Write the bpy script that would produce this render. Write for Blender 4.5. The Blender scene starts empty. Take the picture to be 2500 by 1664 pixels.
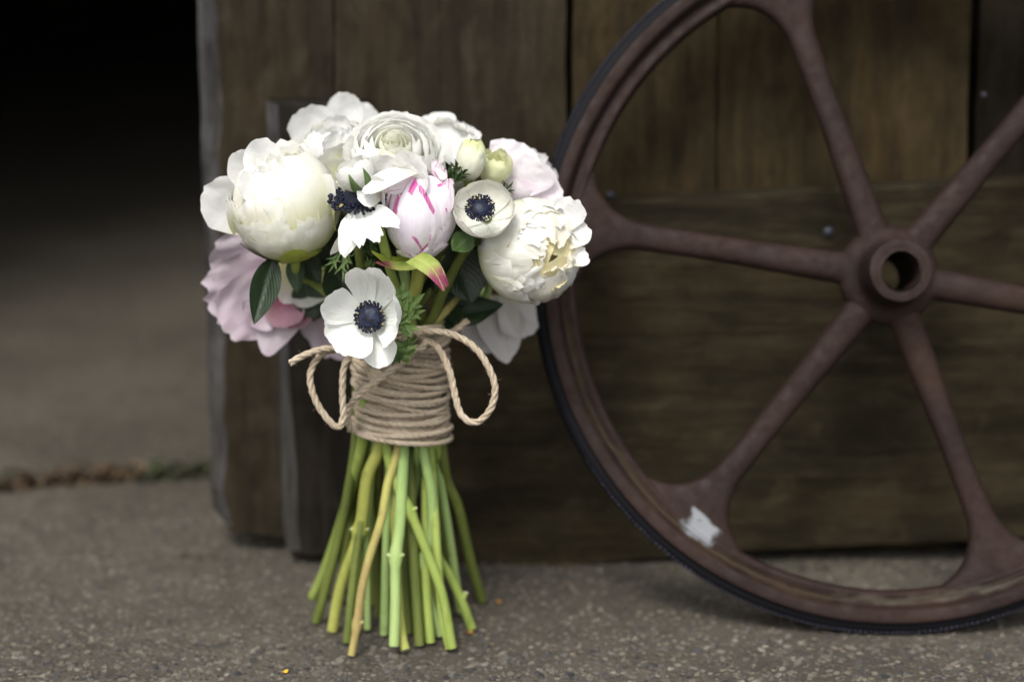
import bpy, math, random
from mathutils import Vector, Matrix, noise
V = Vector
rad = math.radians
random.seed(7)
scene = bpy.context.scene
COL = scene.collection

# ------------------------------------------------------------------ camera
F, PITCH, H = 4861.0, rad(12.7), 0.5            # focal length in photo pixels (70 mm), pitch down, height
cp, sp = math.cos(PITCH), math.sin(PITCH)
FWD, UP, RT = V((0, cp, -sp)), V((0, sp, cp)), V((1, 0, 0))
CAM = V((0, 0, H))
cam_d = bpy.data.cameras.new('camera'); cam = bpy.data.objects.new('camera', cam_d); COL.objects.link(cam)
cam.location = CAM; cam.rotation_euler = (math.pi / 2 - PITCH, 0, 0)
cam_d.lens = 36 * F / 2500; cam_d.sensor_width = 36; cam_d.clip_start = 0.05; cam_d.clip_end = 300
cam_d.dof.use_dof = True; cam_d.dof.focus_distance = 1.243; cam_d.dof.aperture_fstop = 2.6
cam_d.dof.aperture_blades = 9
scene.camera = cam

# ------------------------------------------------------------------ world, sun, exposure (soft overcast day)
SUN_DIR = V((-0.22, -0.80, 1.05)).normalized()     # towards the sun
elev = math.asin(SUN_DIR.z); azim = math.atan2(SUN_DIR.x, SUN_DIR.y)
w = bpy.data.worlds.new('World'); scene.world = w; w.use_nodes = True
nt = w.node_tree; nt.nodes.clear()
sky = nt.nodes.new('ShaderNodeTexSky'); sky.sky_type = 'NISHITA'; sky.sun_disc = False
sky.sun_elevation = elev; sky.sun_rotation = azim; sky.dust_density = 4.0; sky.air_density = 1.0; sky.ozone_density = 1.0
hs = nt.nodes.new('ShaderNodeHueSaturation'); hs.inputs['Saturation'].default_value = 0.22
bg = nt.nodes.new('ShaderNodeBackground'); bg.inputs[1].default_value = 0.15
wo = nt.nodes.new('ShaderNodeOutputWorld')
nt.links.new(sky.outputs[0], hs.inputs['Color']); nt.links.new(hs.outputs[0], bg.inputs[0]); nt.links.new(bg.outputs[0], wo.inputs[0])
sun_d = bpy.data.lights.new('sun', 'SUN'); sun_d.energy = 1.25; sun_d.angle = rad(15); sun_d.color = (1, 0.965, 0.91)
sun = bpy.data.objects.new('sun', sun_d); COL.objects.link(sun)
sun.rotation_euler = SUN_DIR.to_track_quat('Z', 'Y').to_euler()
scene.view_settings.view_transform = 'Standard'; scene.view_settings.look = 'None'
scene.view_settings.exposure = 0.84; scene.view_settings.gamma = 1

# ------------------------------------------------------------------ helpers
def P(px, py, Y):
    d = FWD + RT * ((px - 1250) / F) - UP * ((py - 832) / F)
    return CAM + d * (Y / d.y)
def G(px, py):
    d = FWD + RT * ((px - 1250) / F) - UP * ((py - 832) / F)
    return CAM + d * (-H / d.z)
K = 1.25 / F                                        # metres per photo pixel near the focus
def nz(x, y=0.0, z=0.0): return noise.noise(V((x, y, z)))
def smooth(a, b, x):
    t = max(0.0, min(1.0, (x - a) / (b - a))); return t * t * (3 - 2 * t)

class MB:
    def __init__(s): s.v = []; s.f = []; s.uv = []; s.mi = []; s.col = []
    def add(s, vs, fs, uvs=None, mi=0, col=None):
        b = len(s.v); s.v += vs; s.f += [tuple(i + b for i in f) for f in fs]
        s.uv += uvs if uvs else [(0, 0)] * len(vs); s.mi += [mi] * len(fs)
        s.col += [col or (1, 1, 1, 1)] * len(vs); return s
    def build(s, name, mats, parent=None, flat=False, colour=False):
        me = bpy.data.meshes.new(name)
        off = parent_off(parent)
        me.from_pydata([v - off for v in s.v], [], s.f)
        if not flat: me.polygons.foreach_set('use_smooth', [True] * len(me.polygons))
        me.polygons.foreach_set('material_index', s.mi)
        ul = me.uv_layers.new(name='UVMap')
        lv = [0] * len(me.loops); me.loops.foreach_get('vertex_index', lv)
        flatuv = []
        for i in lv: flatuv += s.uv[i]
        ul.data.foreach_set('uv', flatuv)
        if colour:
            ca = me.color_attributes.new('Col', 'FLOAT_COLOR', 'POINT')
            ca.data.foreach_set('color', [c for q in s.col for c in q])
        for m in (mats if isinstance(mats, (list, tuple)) else [mats]): me.materials.append(m)
        me.update()
        o = bpy.data.objects.new(name, me); COL.objects.link(o)
        if parent: o.parent = parent
        return o
OFF = {}
def parent_off(p):
    if p is None: return V((0, 0, 0))
    return OFF.get(p.name, V((0, 0, 0)))
def tag(o, label=None, cat=None, group=None, kind=None):
    if label: o['label'] = label
    if cat: o['category'] = cat
    if group: o['group'] = group
    if kind: o['kind'] = kind
    return o
def thing(name, label, cat, loc, group=None):
    o = bpy.data.objects.new(name, None); COL.objects.link(o); o.location = loc; o.empty_display_size = 0.02
    OFF[o.name] = V(loc); return tag(o, label, cat, group)
def sub_parent(o, par):                              # sub-part: keeps the same offset as its part
    OFF[o.name] = OFF.get(par.name, V((0, 0, 0))); return o

def catmull(pts, n):
    out = []; m = len(pts)
    for i in range(m - 1):
        p0 = pts[max(0, i - 1)]; p1 = pts[i]; p2 = pts[i + 1]; p3 = pts[min(m - 1, i + 2)]
        for k in range(n):
            t = k / n; t2 = t * t; t3 = t2 * t
            out.append(0.5 * ((2 * p1) + (p2 - p0) * t + (2 * p0 - 5 * p1 + 4 * p2 - p3) * t2 + (3 * p1 - p0 - 3 * p2 + p3) * t3))
    out.append(pts[-1].copy()); return out
def resample(pts, step):
    out = [pts[0].copy()]; acc = 0.0
    for a, b in zip(pts, pts[1:]):
        L = (b - a).length
        if L < 1e-9: continue
        d = step - acc
        while d <= L:
            out.append(a.lerp(b, d / L)); d += step
        acc = (acc + L) % step
    if (out[-1] - pts[-1]).length > step * .3: out.append(pts[-1].copy())
    return out
def frames(pts):
    T = []
    for i in range(len(pts)):
        T.append((pts[min(i + 1, len(pts) - 1)] - pts[max(i - 1, 0)]).normalized())
    n = T[0].orthogonal().normalized(); out = []
    for t in T:
        n = (n - t * n.dot(t)).normalized(); out.append((t, n, t.cross(n)))
    return out
def tube(mb, pts, rr, seg=8, mi=0, cap_mi=None, caps=True, col=None):
    fr = frames(pts); vs = []; fs = []; uv = []; n = len(pts); ln = 0
    for i, (p, (t, a, b)) in enumerate(zip(pts, fr)):
        r = rr[i] if isinstance(rr, list) else rr
        if i: ln += (p - pts[i - 1]).length
        for k in range(seg):
            an = 2 * math.pi * k / seg
            vs.append(p + (a * math.cos(an) + b * math.sin(an)) * r); uv.append((k / seg, ln * 10))
    for i in range(n - 1):
        for k in range(seg):
            k2 = (k + 1) % seg
            fs.append((i * seg + k, i * seg + k2, (i + 1) * seg + k2, (i + 1) * seg + k))
    mb.add(vs, fs, uv, mi, col)
    if caps:
        c = mi if cap_mi is None else cap_mi
        b0 = len(vs)
        mb.add([vs[k].copy() for k in range(seg)][::-1], [tuple(range(seg))], None, c, col)
        mb.add([vs[(n - 1) * seg + k].copy() for k in range(seg)], [tuple(range(seg))], None, c, col)
    return mb
def box(mb, x0, x1, y0, y1, z0, z1, mi=0):
    v = [V((x, y, z)) for z in (z0, z1) for y in (y0, y1) for x in (x0, x1)]
    return mb.add(v, [(0, 2, 3, 1), (4, 5, 7, 6), (0, 1, 5, 4), (1, 3, 7, 5), (3, 2, 6, 7), (2, 0, 4, 6)], None, mi)

# ------------------------------------------------------------------ node helpers
class N:
    def __init__(s, name):
        s.m = bpy.data.materials.new(name); s.m.use_nodes = True; s.t = s.m.node_tree; s.t.nodes.clear()
        s.out = s.t.nodes.new('ShaderNodeOutputMaterial')
    def n(s, typ, **kw):
        x = s.t.nodes.new(typ)
        for k, v in kw.items():
            if k.startswith('i_'): s.set(x, k[2:], v)
            else: setattr(x, k, v)
        return x
    def set(s, node, key, val):
        sock = node.inputs[int(key)] if str(key).isdigit() else node.inputs[key]
        if hasattr(val, 'links') or isinstance(val, bpy.types.NodeSocket): s.t.links.new(val, sock)
        else: sock.default_value = val
    def math(s, op, a, b=None, c=None, clamp=False):
        x = s.n('ShaderNodeMath', operation=op, use_clamp=clamp)
        for i, q in enumerate((a, b, c)):
            if q is not None: s.set(x, i, q)
        return x.outputs[0]
    def rng(s, v, a, b, c=0.0, d=1.0, smooth=True):
        x = s.n('ShaderNodeMapRange', interpolation_type='SMOOTHSTEP' if smooth else 'LINEAR')
        s.set(x, 0, v); s.set(x, 1, a); s.set(x, 2, b); s.set(x, 3, c); s.set(x, 4, d); return x.outputs[0]
    def mix(s, f, a, b, mode='MIX'):
        x = s.n('ShaderNodeMixRGB', blend_type=mode); s.set(x, 0, f)
        for i, q in ((1, a), (2, b)):
            if isinstance(q, (tuple, list)) and len(q) == 3: q = (*q, 1)
            s.set(x, i, q)
        return x.outputs[0]
    def coord(s, which, scale=(1, 1, 1), loc=(0, 0, 0), rot=(0, 0, 0)):
        tc = s.n('ShaderNodeTexCoord'); mp = s.n('ShaderNodeMapping')
        s.t.links.new(tc.outputs[which], mp.inputs[0]); mp.inputs['Scale'].default_value = scale
        mp.inputs['Location'].default_value = loc; mp.inputs['Rotation'].default_value = rot
        return mp.outputs[0]
    def noise(s, vec, scale, detail=4, rough=.55, dist=0.0, w=None):
        x = s.n('ShaderNodeTexNoise')
        if w is not None: x.noise_dimensions = '4D'; s.set(x, 'W', w)
        s.set(x, 'Vector', vec); s.set(x, 'Scale', scale); s.set(x, 'Detail', detail); s.set(x, 'Roughness', rough); s.set(x, 'Distortion', dist)
        return x.outputs[0]
    def rand(s): return s.n('ShaderNodeObjectInfo').outputs['Random']
    def bump(s, h, strength=.3, dist=.001):
        x = s.n('ShaderNodeBump'); s.set(x, 'Height', h); s.set(x, 'Strength', strength); s.set(x, 'Distance', dist); return x.outputs[0]
    def bsdf(s, col, rough=.6, normal=None, spec=.4, metal=0.0, **kw):
        x = s.n('ShaderNodeBsdfPrincipled')
        if isinstance(col, tuple) and len(col) == 3: col = (*col, 1)
        s.set(x, 'Base Color', col); s.set(x, 'Roughness', rough); s.set(x, 'Specular IOR Level', spec); s.set(x, 'Metallic', metal)
        if normal is not None: s.set(x, 'Normal', normal)
        for k, v in kw.items(): s.set(x, k, v)
        return x.outputs[0]
    def done(s, sh): s.t.links.new(sh, s.out.inputs[0]); return s.m

def petal_mat(name, tip, base, u0=.1, u1=.6, transl=.42, streaks=None, streak_col=(.50, .02, .26), edge=None, blush=None, spots=.5, vein=.25):
    s = N(name)
    uv = s.n('ShaderNodeTexCoord').outputs['UV']; sep = s.n('ShaderNodeSeparateXYZ'); s.set(sep, 0, uv)
    v_, u_ = sep.outputs[0], sep.outputs[1]
    rnd = s.rand(); w = s.math('MULTIPLY', rnd, 37.0)
    n1 = s.noise(uv, 3.0, 3, w=w)
    uu = s.math('ADD', u_, s.math('MULTIPLY', s.math('SUBTRACT', n1, .5), .35))
    col = s.mix(s.rng(uu, u0, u1), base, tip)
    if blush:
        bc, amt = blush
        col = s.mix(s.math('MULTIPLY', s.rng(s.noise(uv, 1.3, 2, w=s.math('ADD', w, 9.0)), .45, .7), amt), col, bc)
    mp = s.n('ShaderNodeMapping'); s.set(mp, 0, uv); mp.inputs['Scale'].default_value = (34, 1.6, 1)
    veins = s.noise(mp.outputs[0], 1.0, 3, .6, .4, w=w)
    col = s.mix(s.math('MULTIPLY', s.rng(veins, .46, .75), .16), col, tuple(c * .72 for c in base))
    if streaks:
        wob = s.math('MULTIPLY', s.math('SUBTRACT', s.noise(uv, 7.0, 3), .5), .05)
        fine = s.rng(s.noise(mp.outputs[0], 1.5, 3), .28, .62)
        for (ua, va, ub, vb, wd) in streaks:
            k = (vb - va) / (ub - ua)
            line = s.math('ADD', s.math('MULTIPLY', s.math('SUBTRACT', u_, ua), k), va)
            t = s.math('DIVIDE', s.math('SUBTRACT', u_, ua), ub - ua, clamp=True)
            d = s.math('ABSOLUTE', s.math('SUBTRACT', s.math('ADD', v_, wob), line))
            ww = s.math('ADD', s.math('MULTIPLY', t, wd * .75), wd * .25)
            m = s.math('SUBTRACT', 1.0, s.math('DIVIDE', d, ww), clamp=True)
            m = s.rng(m, 0.05, .55)
            m = s.math('MULTIPLY', m, s.math('MULTIPLY', s.rng(u_, ua - .02, ua + .04), s.rng(u_, ub + .03, ub)))
            m = s.math('MULTIPLY', m, s.math('ADD', s.math('MULTIPLY', fine, .6), .4))
            col = s.mix(m, col, streak_col)
    if edge:
        ed = s.math('ABSOLUTE', s.math('SUBTRACT', s.math('MULTIPLY', v_, 2.0), 1.0))
        ec, ew = edge
        m = s.math('MAXIMUM', s.rng(ed, 1 - ew, 1.0), s.rng(u_, 1 - ew * .6, 1.0))
        m = s.math('MULTIPLY', m, s.rng(s.noise(uv, 5.0, 3, w=w), .45, .62))
        col = s.mix(m, col, ec)
    # brown bruises, small and sparse
    sp_ = s.noise(s.coord('Object'), 210, 4, .65, w=s.math('ADD', w, 3.0))
    col = s.mix(s.math('MULTIPLY', s.rng(sp_, .72, .76), spots), col, (.22, .12, .045))
    bmp = s.bump(s.math('ADD', s.math('MULTIPLY', veins, vein), s.noise(uv, 5.0, 3, w=w)), .45, .0020)
    b = s.bsdf(col, .72, bmp, .12)
    tr = s.n('ShaderNodeBsdfTranslucent'); s.set(tr, 'Color', s.mix(.5, col, tip)); s.set(tr, 'Normal', bmp)
    mx = s.n('ShaderNodeMixShader'); s.set(mx, 0, transl); s.set(mx, 1, b); s.set(mx, 2, tr.outputs[0])
    return s.done(mx.outputs[0])

def leaf_mat(name, col, back, vein_col, rough=.42, tip=None, transl=.18):
    s = N(name)
    uv = s.n('ShaderNodeTexCoord').outputs['UV']; sep = s.n('ShaderNodeSeparateXYZ'); s.set(sep, 0, uv)
    w = s.math('MULTIPLY', s.rand(), 31.0)
    n1 = s.noise(uv, 4.0, 4, w=w)
    c = s.mix(s.rng(n1, .3, .7), col, back)
    if tip:
        c = s.mix(s.rng(s.math('ADD', sep.outputs[1], s.math('MULTIPLY', s.math('SUBTRACT', n1, .5), .5)), tip[1], tip[2]), c, tip[0])
    mid = s.math('ABSOLUTE', s.math('SUBTRACT', sep.outputs[0], .5))
    c = s.mix(s.math('MULTIPLY', s.rng(mid, .035, .012), .6), c, vein_col)
    ridge = s.math('SINE', s.math('ADD', s.math('MULTIPLY', sep.outputs[1], 55.0), s.math('MULTIPLY', mid, -60.0)))
    c = s.mix(s.math('MULTIPLY', s.rng(ridge, .75, 1.0), .18), c, vein_col)
    bmp = s.bump(s.math('ADD', s.math('MULTIPLY', ridge, .2), n1), .35, .001)
    b = s.bsdf(c, rough, bmp, .45)
    tr = s.n('ShaderNodeBsdfTranslucent'); s.set(tr, 'Color', s.mix(.5, c, vein_col))
    mx = s.n('ShaderNodeMixShader'); s.set(mx, 0, transl); s.set(mx, 1, b); s.set(mx, 2, tr.outputs[0])
    return s.done(mx.outputs[0])

def wood_mat(name, dark, light, axis='Z', grey=(.16, .155, .15), grey_amt=.25, scale=1.0, saw=.12, rough=.75):
    s = N(name)
    k = 3.0 * scale; long = 1.2 * scale
    sc = {'Z': (80, 80, 7), 'X': (7, 80, 80)}[axis]
    w = s.math('MULTIPLY', s.rand(), 53.0)
    co = s.coord('Object', sc); cu = s.coord('Object')
    g1 = s.noise(co, 1.0, 6, .65, .6, w=w)
    g2 = s.noise(s.coord('Object', tuple(q * 3.3 for q in sc)), 1.0, 4, .6, .3, w=w)
    big = s.noise(cu, 7.0, 4, .6, w=w)
    c = s.mix(s.rng(g1, .30, .72), dark, light)
    c = s.mix(s.math('MULTIPLY', s.rng(g2, .52, .72), .55), c, tuple(q * .45 for q in dark))
    c = s.mix(s.math('MULTIPLY', s.rng(big, .42, .70), .55), c, tuple(q * .55 for q in dark))
    c = s.mix(s.math('MULTIPLY', s.rng(s.noise(co, .55, 5, .7, w=s.math('ADD', w, 5.0)), .56, .78), grey_amt), c, grey)
    bro = s.noise(s.coord('Object', {'Z': (16, 16, 3.5), 'X': (3.5, 16, 16)}[axis]), 1.0, 4, .6, .8, w=s.math('ADD', w, 17.0))
    c = s.mix(s.math('MULTIPLY', s.rng(bro, .46, .70), .40), c, (light[0] * 1.12, light[1] * .98, light[2] * .72))
    c = s.mix(s.math('MULTIPLY', s.rng(bro, .46, .28), .45), c, (dark[0] * .75, dark[1] * .80, dark[2] * .85))
    mot = s.noise(s.coord('Object', {'Z': (1, 1, .55), 'X': (.55, 1, 1)}[axis]), 46, 5, .72, .3, w=s.math('ADD', w, 23.0))
    c = s.mix(s.math('MULTIPLY', s.rng(mot, .50, .68), .45), c, (light[0] * 1.45, light[1] * 1.45, light[2] * 1.5))
    c = s.mix(s.math('MULTIPLY', s.rng(mot, .50, .34), .50), c, tuple(q * .5 for q in dark))
    # saw marks across the grain
    ss = {'Z': (5, 5, 150), 'X': (150, 5, 5)}[axis]
    sw = s.noise(s.coord('Object', ss, rot=(0, rad(4), 0)), 1.0, 3, .6, w=w)
    c = s.mix(s.math('MULTIPLY', s.rng(sw, .50, .68), saw), c, tuple(q * .5 for q in dark))
    h = s.math('ADD', s.math('ADD', g1, s.math('MULTIPLY', g2, .5)), s.math('MULTIPLY', sw, saw))
    return s.done(s.bsdf(c, rough, s.bump(h, .55, .003), .08))

M = {}
M['peony'] = petal_mat('peony_white', (.86, .857, .81), (.70, .72, .28), .14, .92, .46, edge=((.62, .50, .30), .022), spots=.75)
M['peony_in'] = petal_mat('peony_cream', (.87, .85, .76), (.88, .78, .42), .10, .72, .44, spots=.3)
M['yellow_in'] = petal_mat('peony_yellow_heart', (.87, .80, .50), (.88, .70, .24), .2, .9, .44, spots=.2)
M['white'] = petal_mat('soft_white_petal', (.87, .87, .855), (.80, .80, .66), .05, .5, .44, spots=.35)
M['ranun'] = petal_mat('ranunculus_white', (.87, .87, .84), (.82, .83, .66), .1, .6, .50, spots=.45)
M['ranun_in'] = petal_mat('ranunculus_cream', (.87, .87, .78), (.80, .82, .56), .2, .9, .50, spots=.2)
M['greenbud'] = petal_mat('ranunculus_green', (.74, .76, .48), (.78, .80, .56), .3, .9, .30, spots=.3)
M['cream_bud'] = petal_mat('ranunculus_pale_green', (.62, .66, .34), (.80, .80, .66), .62, 1.0, .30, spots=.4)
M['anem'] = petal_mat('anemone_white', (.85, .86, .83), (.80, .83, .79), .1, .5, .32, edge=((.66, .62, .40), .05), spots=.45, vein=.6)
M['anem2'] = petal_mat('anemone_ivory', (.82, .81, .74), (.74, .76, .68), .1, .5, .30, edge=((.70, .50, .44), .05), spots=.3, vein=.6)
M['pink'] = petal_mat('blush_petal_shaded', (.60, .53, .58), (.50, .36, .43), .05, .45, .30, blush=((.46, .33, .41), .6), spots=.2)  # blush tone darkened to carry the shade low behind the bunch
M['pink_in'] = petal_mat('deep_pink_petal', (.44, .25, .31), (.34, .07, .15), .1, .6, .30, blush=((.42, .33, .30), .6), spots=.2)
M['shade_white'] = petal_mat('white_petal_shade_grey', (.46, .44, .43), (.40, .38, .33), .1, .6, .22, spots=.6)  # white petals, their shade put into the colour as grey
M['palepink'] = petal_mat('pale_pink_petal', (.85, .82, .85), (.78, .68, .75), .1, .6, .34, blush=((.76, .64, .73), .6), spots=.2)
M['bud_a'] = petal_mat('streaked_petal_front', (.84, .80, .85), (.76, .76, .58), .05, .34, .28, blush=((.76, .66, .80), .5),
                       streaks=[(.46, .74, .88, .38, .075), (.10, .62, .40, .30, .05), (.16, .30, .38, .58, .05)])
M['bud_b'] = petal_mat('streaked_petal_side', (.85, .81, .85), (.74, .74, .56), .05, .34, .28, blush=((.78, .62, .74), .5),
                       streaks=[(.58, .52, .99, .62, .20), (.45, .80, .95, .70, .08), (.55, .30, .95, .36, .05)])
M['bud_c'] = petal_mat('streaked_petal_edge', (.85, .80, .84), (.80, .60, .70), .05, .5, .3,
                       streaks=[(.70, .35, 1.0, .30, .06), (.4, .72, .98, .80, .04)], edge=((.60, .08, .34), .06))
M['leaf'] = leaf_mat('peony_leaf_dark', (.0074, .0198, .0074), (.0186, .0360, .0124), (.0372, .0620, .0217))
M['leaf_mid'] = leaf_mat('leaf_mid_green', (.0210, .0455, .0154), (.0350, .0700, .0245), (.0700, .1050, .0420))
M['frill'] = leaf_mat('anemone_leaf', (.075, .135, .035), (.13, .20, .060), (.19, .26, .09), .5)
M['frill_d'] = leaf_mat('anemone_leaf_dark', (.028, .060, .014), (.05, .095, .022), (.09, .14, .04), .5)
M['sepal'] = leaf_mat('sepal_lime', (.32, .40, .04), (.44, .50, .08), (.42, .46, .14), .42, tip=((.10, .05, .02), 1.02, 1.15))
M['sepal_pink'] = leaf_mat('sepal_magenta_tip', (.20, .27, .045), (.33, .38, .10), (.42, .46, .16), .4, tip=((.26, .03, .10), .42, .75))
M['sepal_dark'] = leaf_mat('sepal_dark', (.05, .04, .02), (.09, .08, .03), (.12, .10, .04), .5)

def stem_mat(name, a, b, c, rough=.38):
    s = N(name); w = s.math('MULTIPLY', s.rand(), 41.0)
    n1 = s.noise(s.coord('Object', (1, 1, .30)), 44, 4, .65, w=w); n2 = s.noise(s.coord('Object', (160, 160, 6)), 1.0, 3, w=w)
    col = s.mix(s.rng(n1, .3, .68), a, b); col = s.mix(s.math('MULTIPLY', s.rng(n2, .52, .75), .5), col, c)
    col = s.mix(s.math('MULTIPLY', s.rng(s.noise(s.coord('Object', (1, 1, .6)), 60, 4, .7, w=s.math('ADD', w, 4.0)), .56, .72), .5), col, (a[0] * .55, a[1] * .48, a[2] * .5))
    spk = s.noise(s.coord('Object'), 420, 2, w=w)
    col = s.mix(s.math('MULTIPLY', s.rng(spk, .70, .76), .4), col, (.10, .06, .02))
    return s.done(s.bsdf(col, .55, s.bump(n2, .6, .0018), .3, **{'Subsurface Weight': .15, 'Subsurface Radius': (.002, .003, .001)}))
M['stem'] = stem_mat('stem_green', (.1870, .2530, .0495), (.2750, .3410, .0825), (.3410, .3960, .1210))
M['stem_y'] = stem_mat('stem_yellow_green', (.2200, .2420, .0495), (.3300, .3410, .0825), (.1430, .1870, .0385))
M['stem_p'] = stem_mat('stem_pale_green', (.2310, .3410, .1100), (.3190, .4180, .1540), (.1760, .2750, .0660))
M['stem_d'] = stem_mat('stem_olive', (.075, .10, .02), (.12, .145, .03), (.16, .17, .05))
M['stem_b'] = stem_mat('stem_brown', (.25, .165, .075), (.37, .37, .10), (.16, .075, .035))
s = N('cut_stem_end'); M['cut'] = s.done(s.bsdf(s.mix(s.rng(s.noise(s.coord('Object'), 300, 3), .35, .65), (.30, .30, .16), (.62, .62, .46)), .7))
s = N('anemone_centre')
M['dark'] = s.done(s.bsdf(s.mix(s.rng(s.noise(s.coord('Object'), 300, 4), .4, .7), (.003, .005, .013), (.010, .016, .050)), .55, s.bump(s.noise(s.coord('Object'), 900, 3), .5, .0006), .4, **{'Sheen Weight': .12, 'Sheen Tint': (.25, .35, .8, 1)}))
s = N('anther'); M['anther'] = s.done(s.bsdf((.003, .0035, .014), .6, None, .3, **{'Sheen Weight': .06, 'Sheen Tint': (.3, .35, .9, 1)}))
s = N('filament'); M['filament'] = s.done(s.bsdf((.008, .009, .024), .6))
s = N('pollen'); M['pollen'] = s.done(s.bsdf((.30, .25, .10), .7))

def jute_mat():
    s = N('jute_twine'); uv = s.n('ShaderNodeTexCoord').outputs['UV']
    mp = s.n('ShaderNodeMapping'); s.set(mp, 0, uv); mp.inputs['Scale'].default_value = (9, 26, 1); mp.inputs['Rotation'].default_value = (0, 0, .5)
    f = s.noise(mp.outputs[0], 1.6, 5, .7, .5); g = s.noise(s.coord('Object'), 70, 3)
    c = s.mix(s.rng(f, .3, .7), (.31, .24, .16), (.62, .525, .40)); c = s.mix(s.math('MULTIPLY', s.rng(g, .45, .7), .3), c, (.64, .57, .47))
    return s.done(s.bsdf(c, .85, s.bump(f, .9, .0012), .15))
M['jute'] = jute_mat()

# ------------------------------------------------------------------ setting materials
def concrete():
    s = N('old_concrete'); co = s.coord('Object')
    big = s.noise(co, 4.0, 6, .68, .4); med = s.noise(co, 45, 4, .6); fine = s.noise(co, 420, 4, .7)
    c = s.mix(s.rng(big, .32, .68), (0.0594, 0.0509, 0.0403), (0.1046, 0.0913, 0.0724))
    c = s.mix(s.math('MULTIPLY', s.rng(med, .40, .70), .55), c, (0.0384, 0.0339, 0.0273))
    vo = s.n('ShaderNodeTexVoronoi'); s.set(vo, 'Vector', co); s.set(vo, 'Scale', 210.0)
    sepc = s.n('ShaderNodeSeparateColor'); s.set(sepc, 0, vo.outputs['Color'])
    stone = s.mix(sepc.outputs[0], (0.0384, 0.0339, 0.0296), (0.1814, 0.1532, 0.1129)); stone = s.mix(s.rng(sepc.outputs[1], .8, .95), stone, (0.2792, 0.2347, 0.1722))
    m = s.math('MULTIPLY', s.rng(vo.outputs['Distance'], .55, .30), s.rng(sepc.outputs[2], .35, .6))
    c = s.mix(s.math('MULTIPLY', m, .75), c, stone)
    c = s.mix(s.math('MULTIPLY', s.rng(fine, .45, .68), .45), c, (0.0279, 0.0240, 0.0190))
    h = s.math('ADD', s.math('ADD', s.math('MULTIPLY', m, .8), s.math('MULTIPLY', fine, .6)), s.math('MULTIPLY', med, 1.2))
    return s.done(s.bsdf(c, .85, s.bump(h, .8, .002), .25))
M['concrete'] = concrete()
def colour_mat(name, rough=.8):
    s = N(name); a = s.n('ShaderNodeVertexColor'); a.layer_name = 'Col'
    c = s.mix(s.math('MULTIPLY', s.rng(s.noise(s.coord('Object'), 700, 3), .4, .7), .35), a.outputs[0], (.05, .045, .04))
    return s.done(s.bsdf(c, rough, None, .25))
M['bits'] = colour_mat('loose_bits')
M['plank_a'] = wood_mat('plank_grey_brown', (.0133, .0104, .0064), (.0307, .0245, .0154), grey=(.0550, .0496, .0385), grey_amt=.35)
M['plank_b'] = wood_mat('plank_brown', (.0161, .0117, .0055), (.0368, .0261, .0119), grey=(.0550, .0441, .0257), grey_amt=.3)
M['plank_shade'] = wood_mat('plank_shade_brown', (.0060, .0045, .0028), (.0140, .0105, .0060), grey=(.03, .025, .02), grey_amt=.1)  # corner shadow put into the wood colour of the far right plank
M['rail'] = wood_mat('rail_brown', (.0124, .0099, .0055), (.0335, .0261, .0140), 'X', grey=(.0570, .0477, .0293), grey_amt=.4, saw=.0)
M['stile'] = wood_mat('batten_dark', (.0069, .0059, .0047), (.0187, .0154, .0114), grey=(.0366, .0341, .0325), grey_amt=.35, saw=.04)
M['worn'] = wood_mat('worn_wood_edge', (.0204, .0184, .0163), (.0714, .0694, .0707), grey=(.1054, .1054, .1156), grey_amt=.6, saw=.05)
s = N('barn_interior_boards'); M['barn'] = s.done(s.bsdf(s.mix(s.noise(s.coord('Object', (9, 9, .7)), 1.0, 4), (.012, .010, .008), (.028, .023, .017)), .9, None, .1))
s = N('bolt_steel'); M['bolt'] = s.done(s.bsdf(s.mix(s.noise(s.coord('Object'), 300, 3), (.0225, .0248, .0315), (.0540, .0585, .0765)), .5, None, .5, .5))

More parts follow.
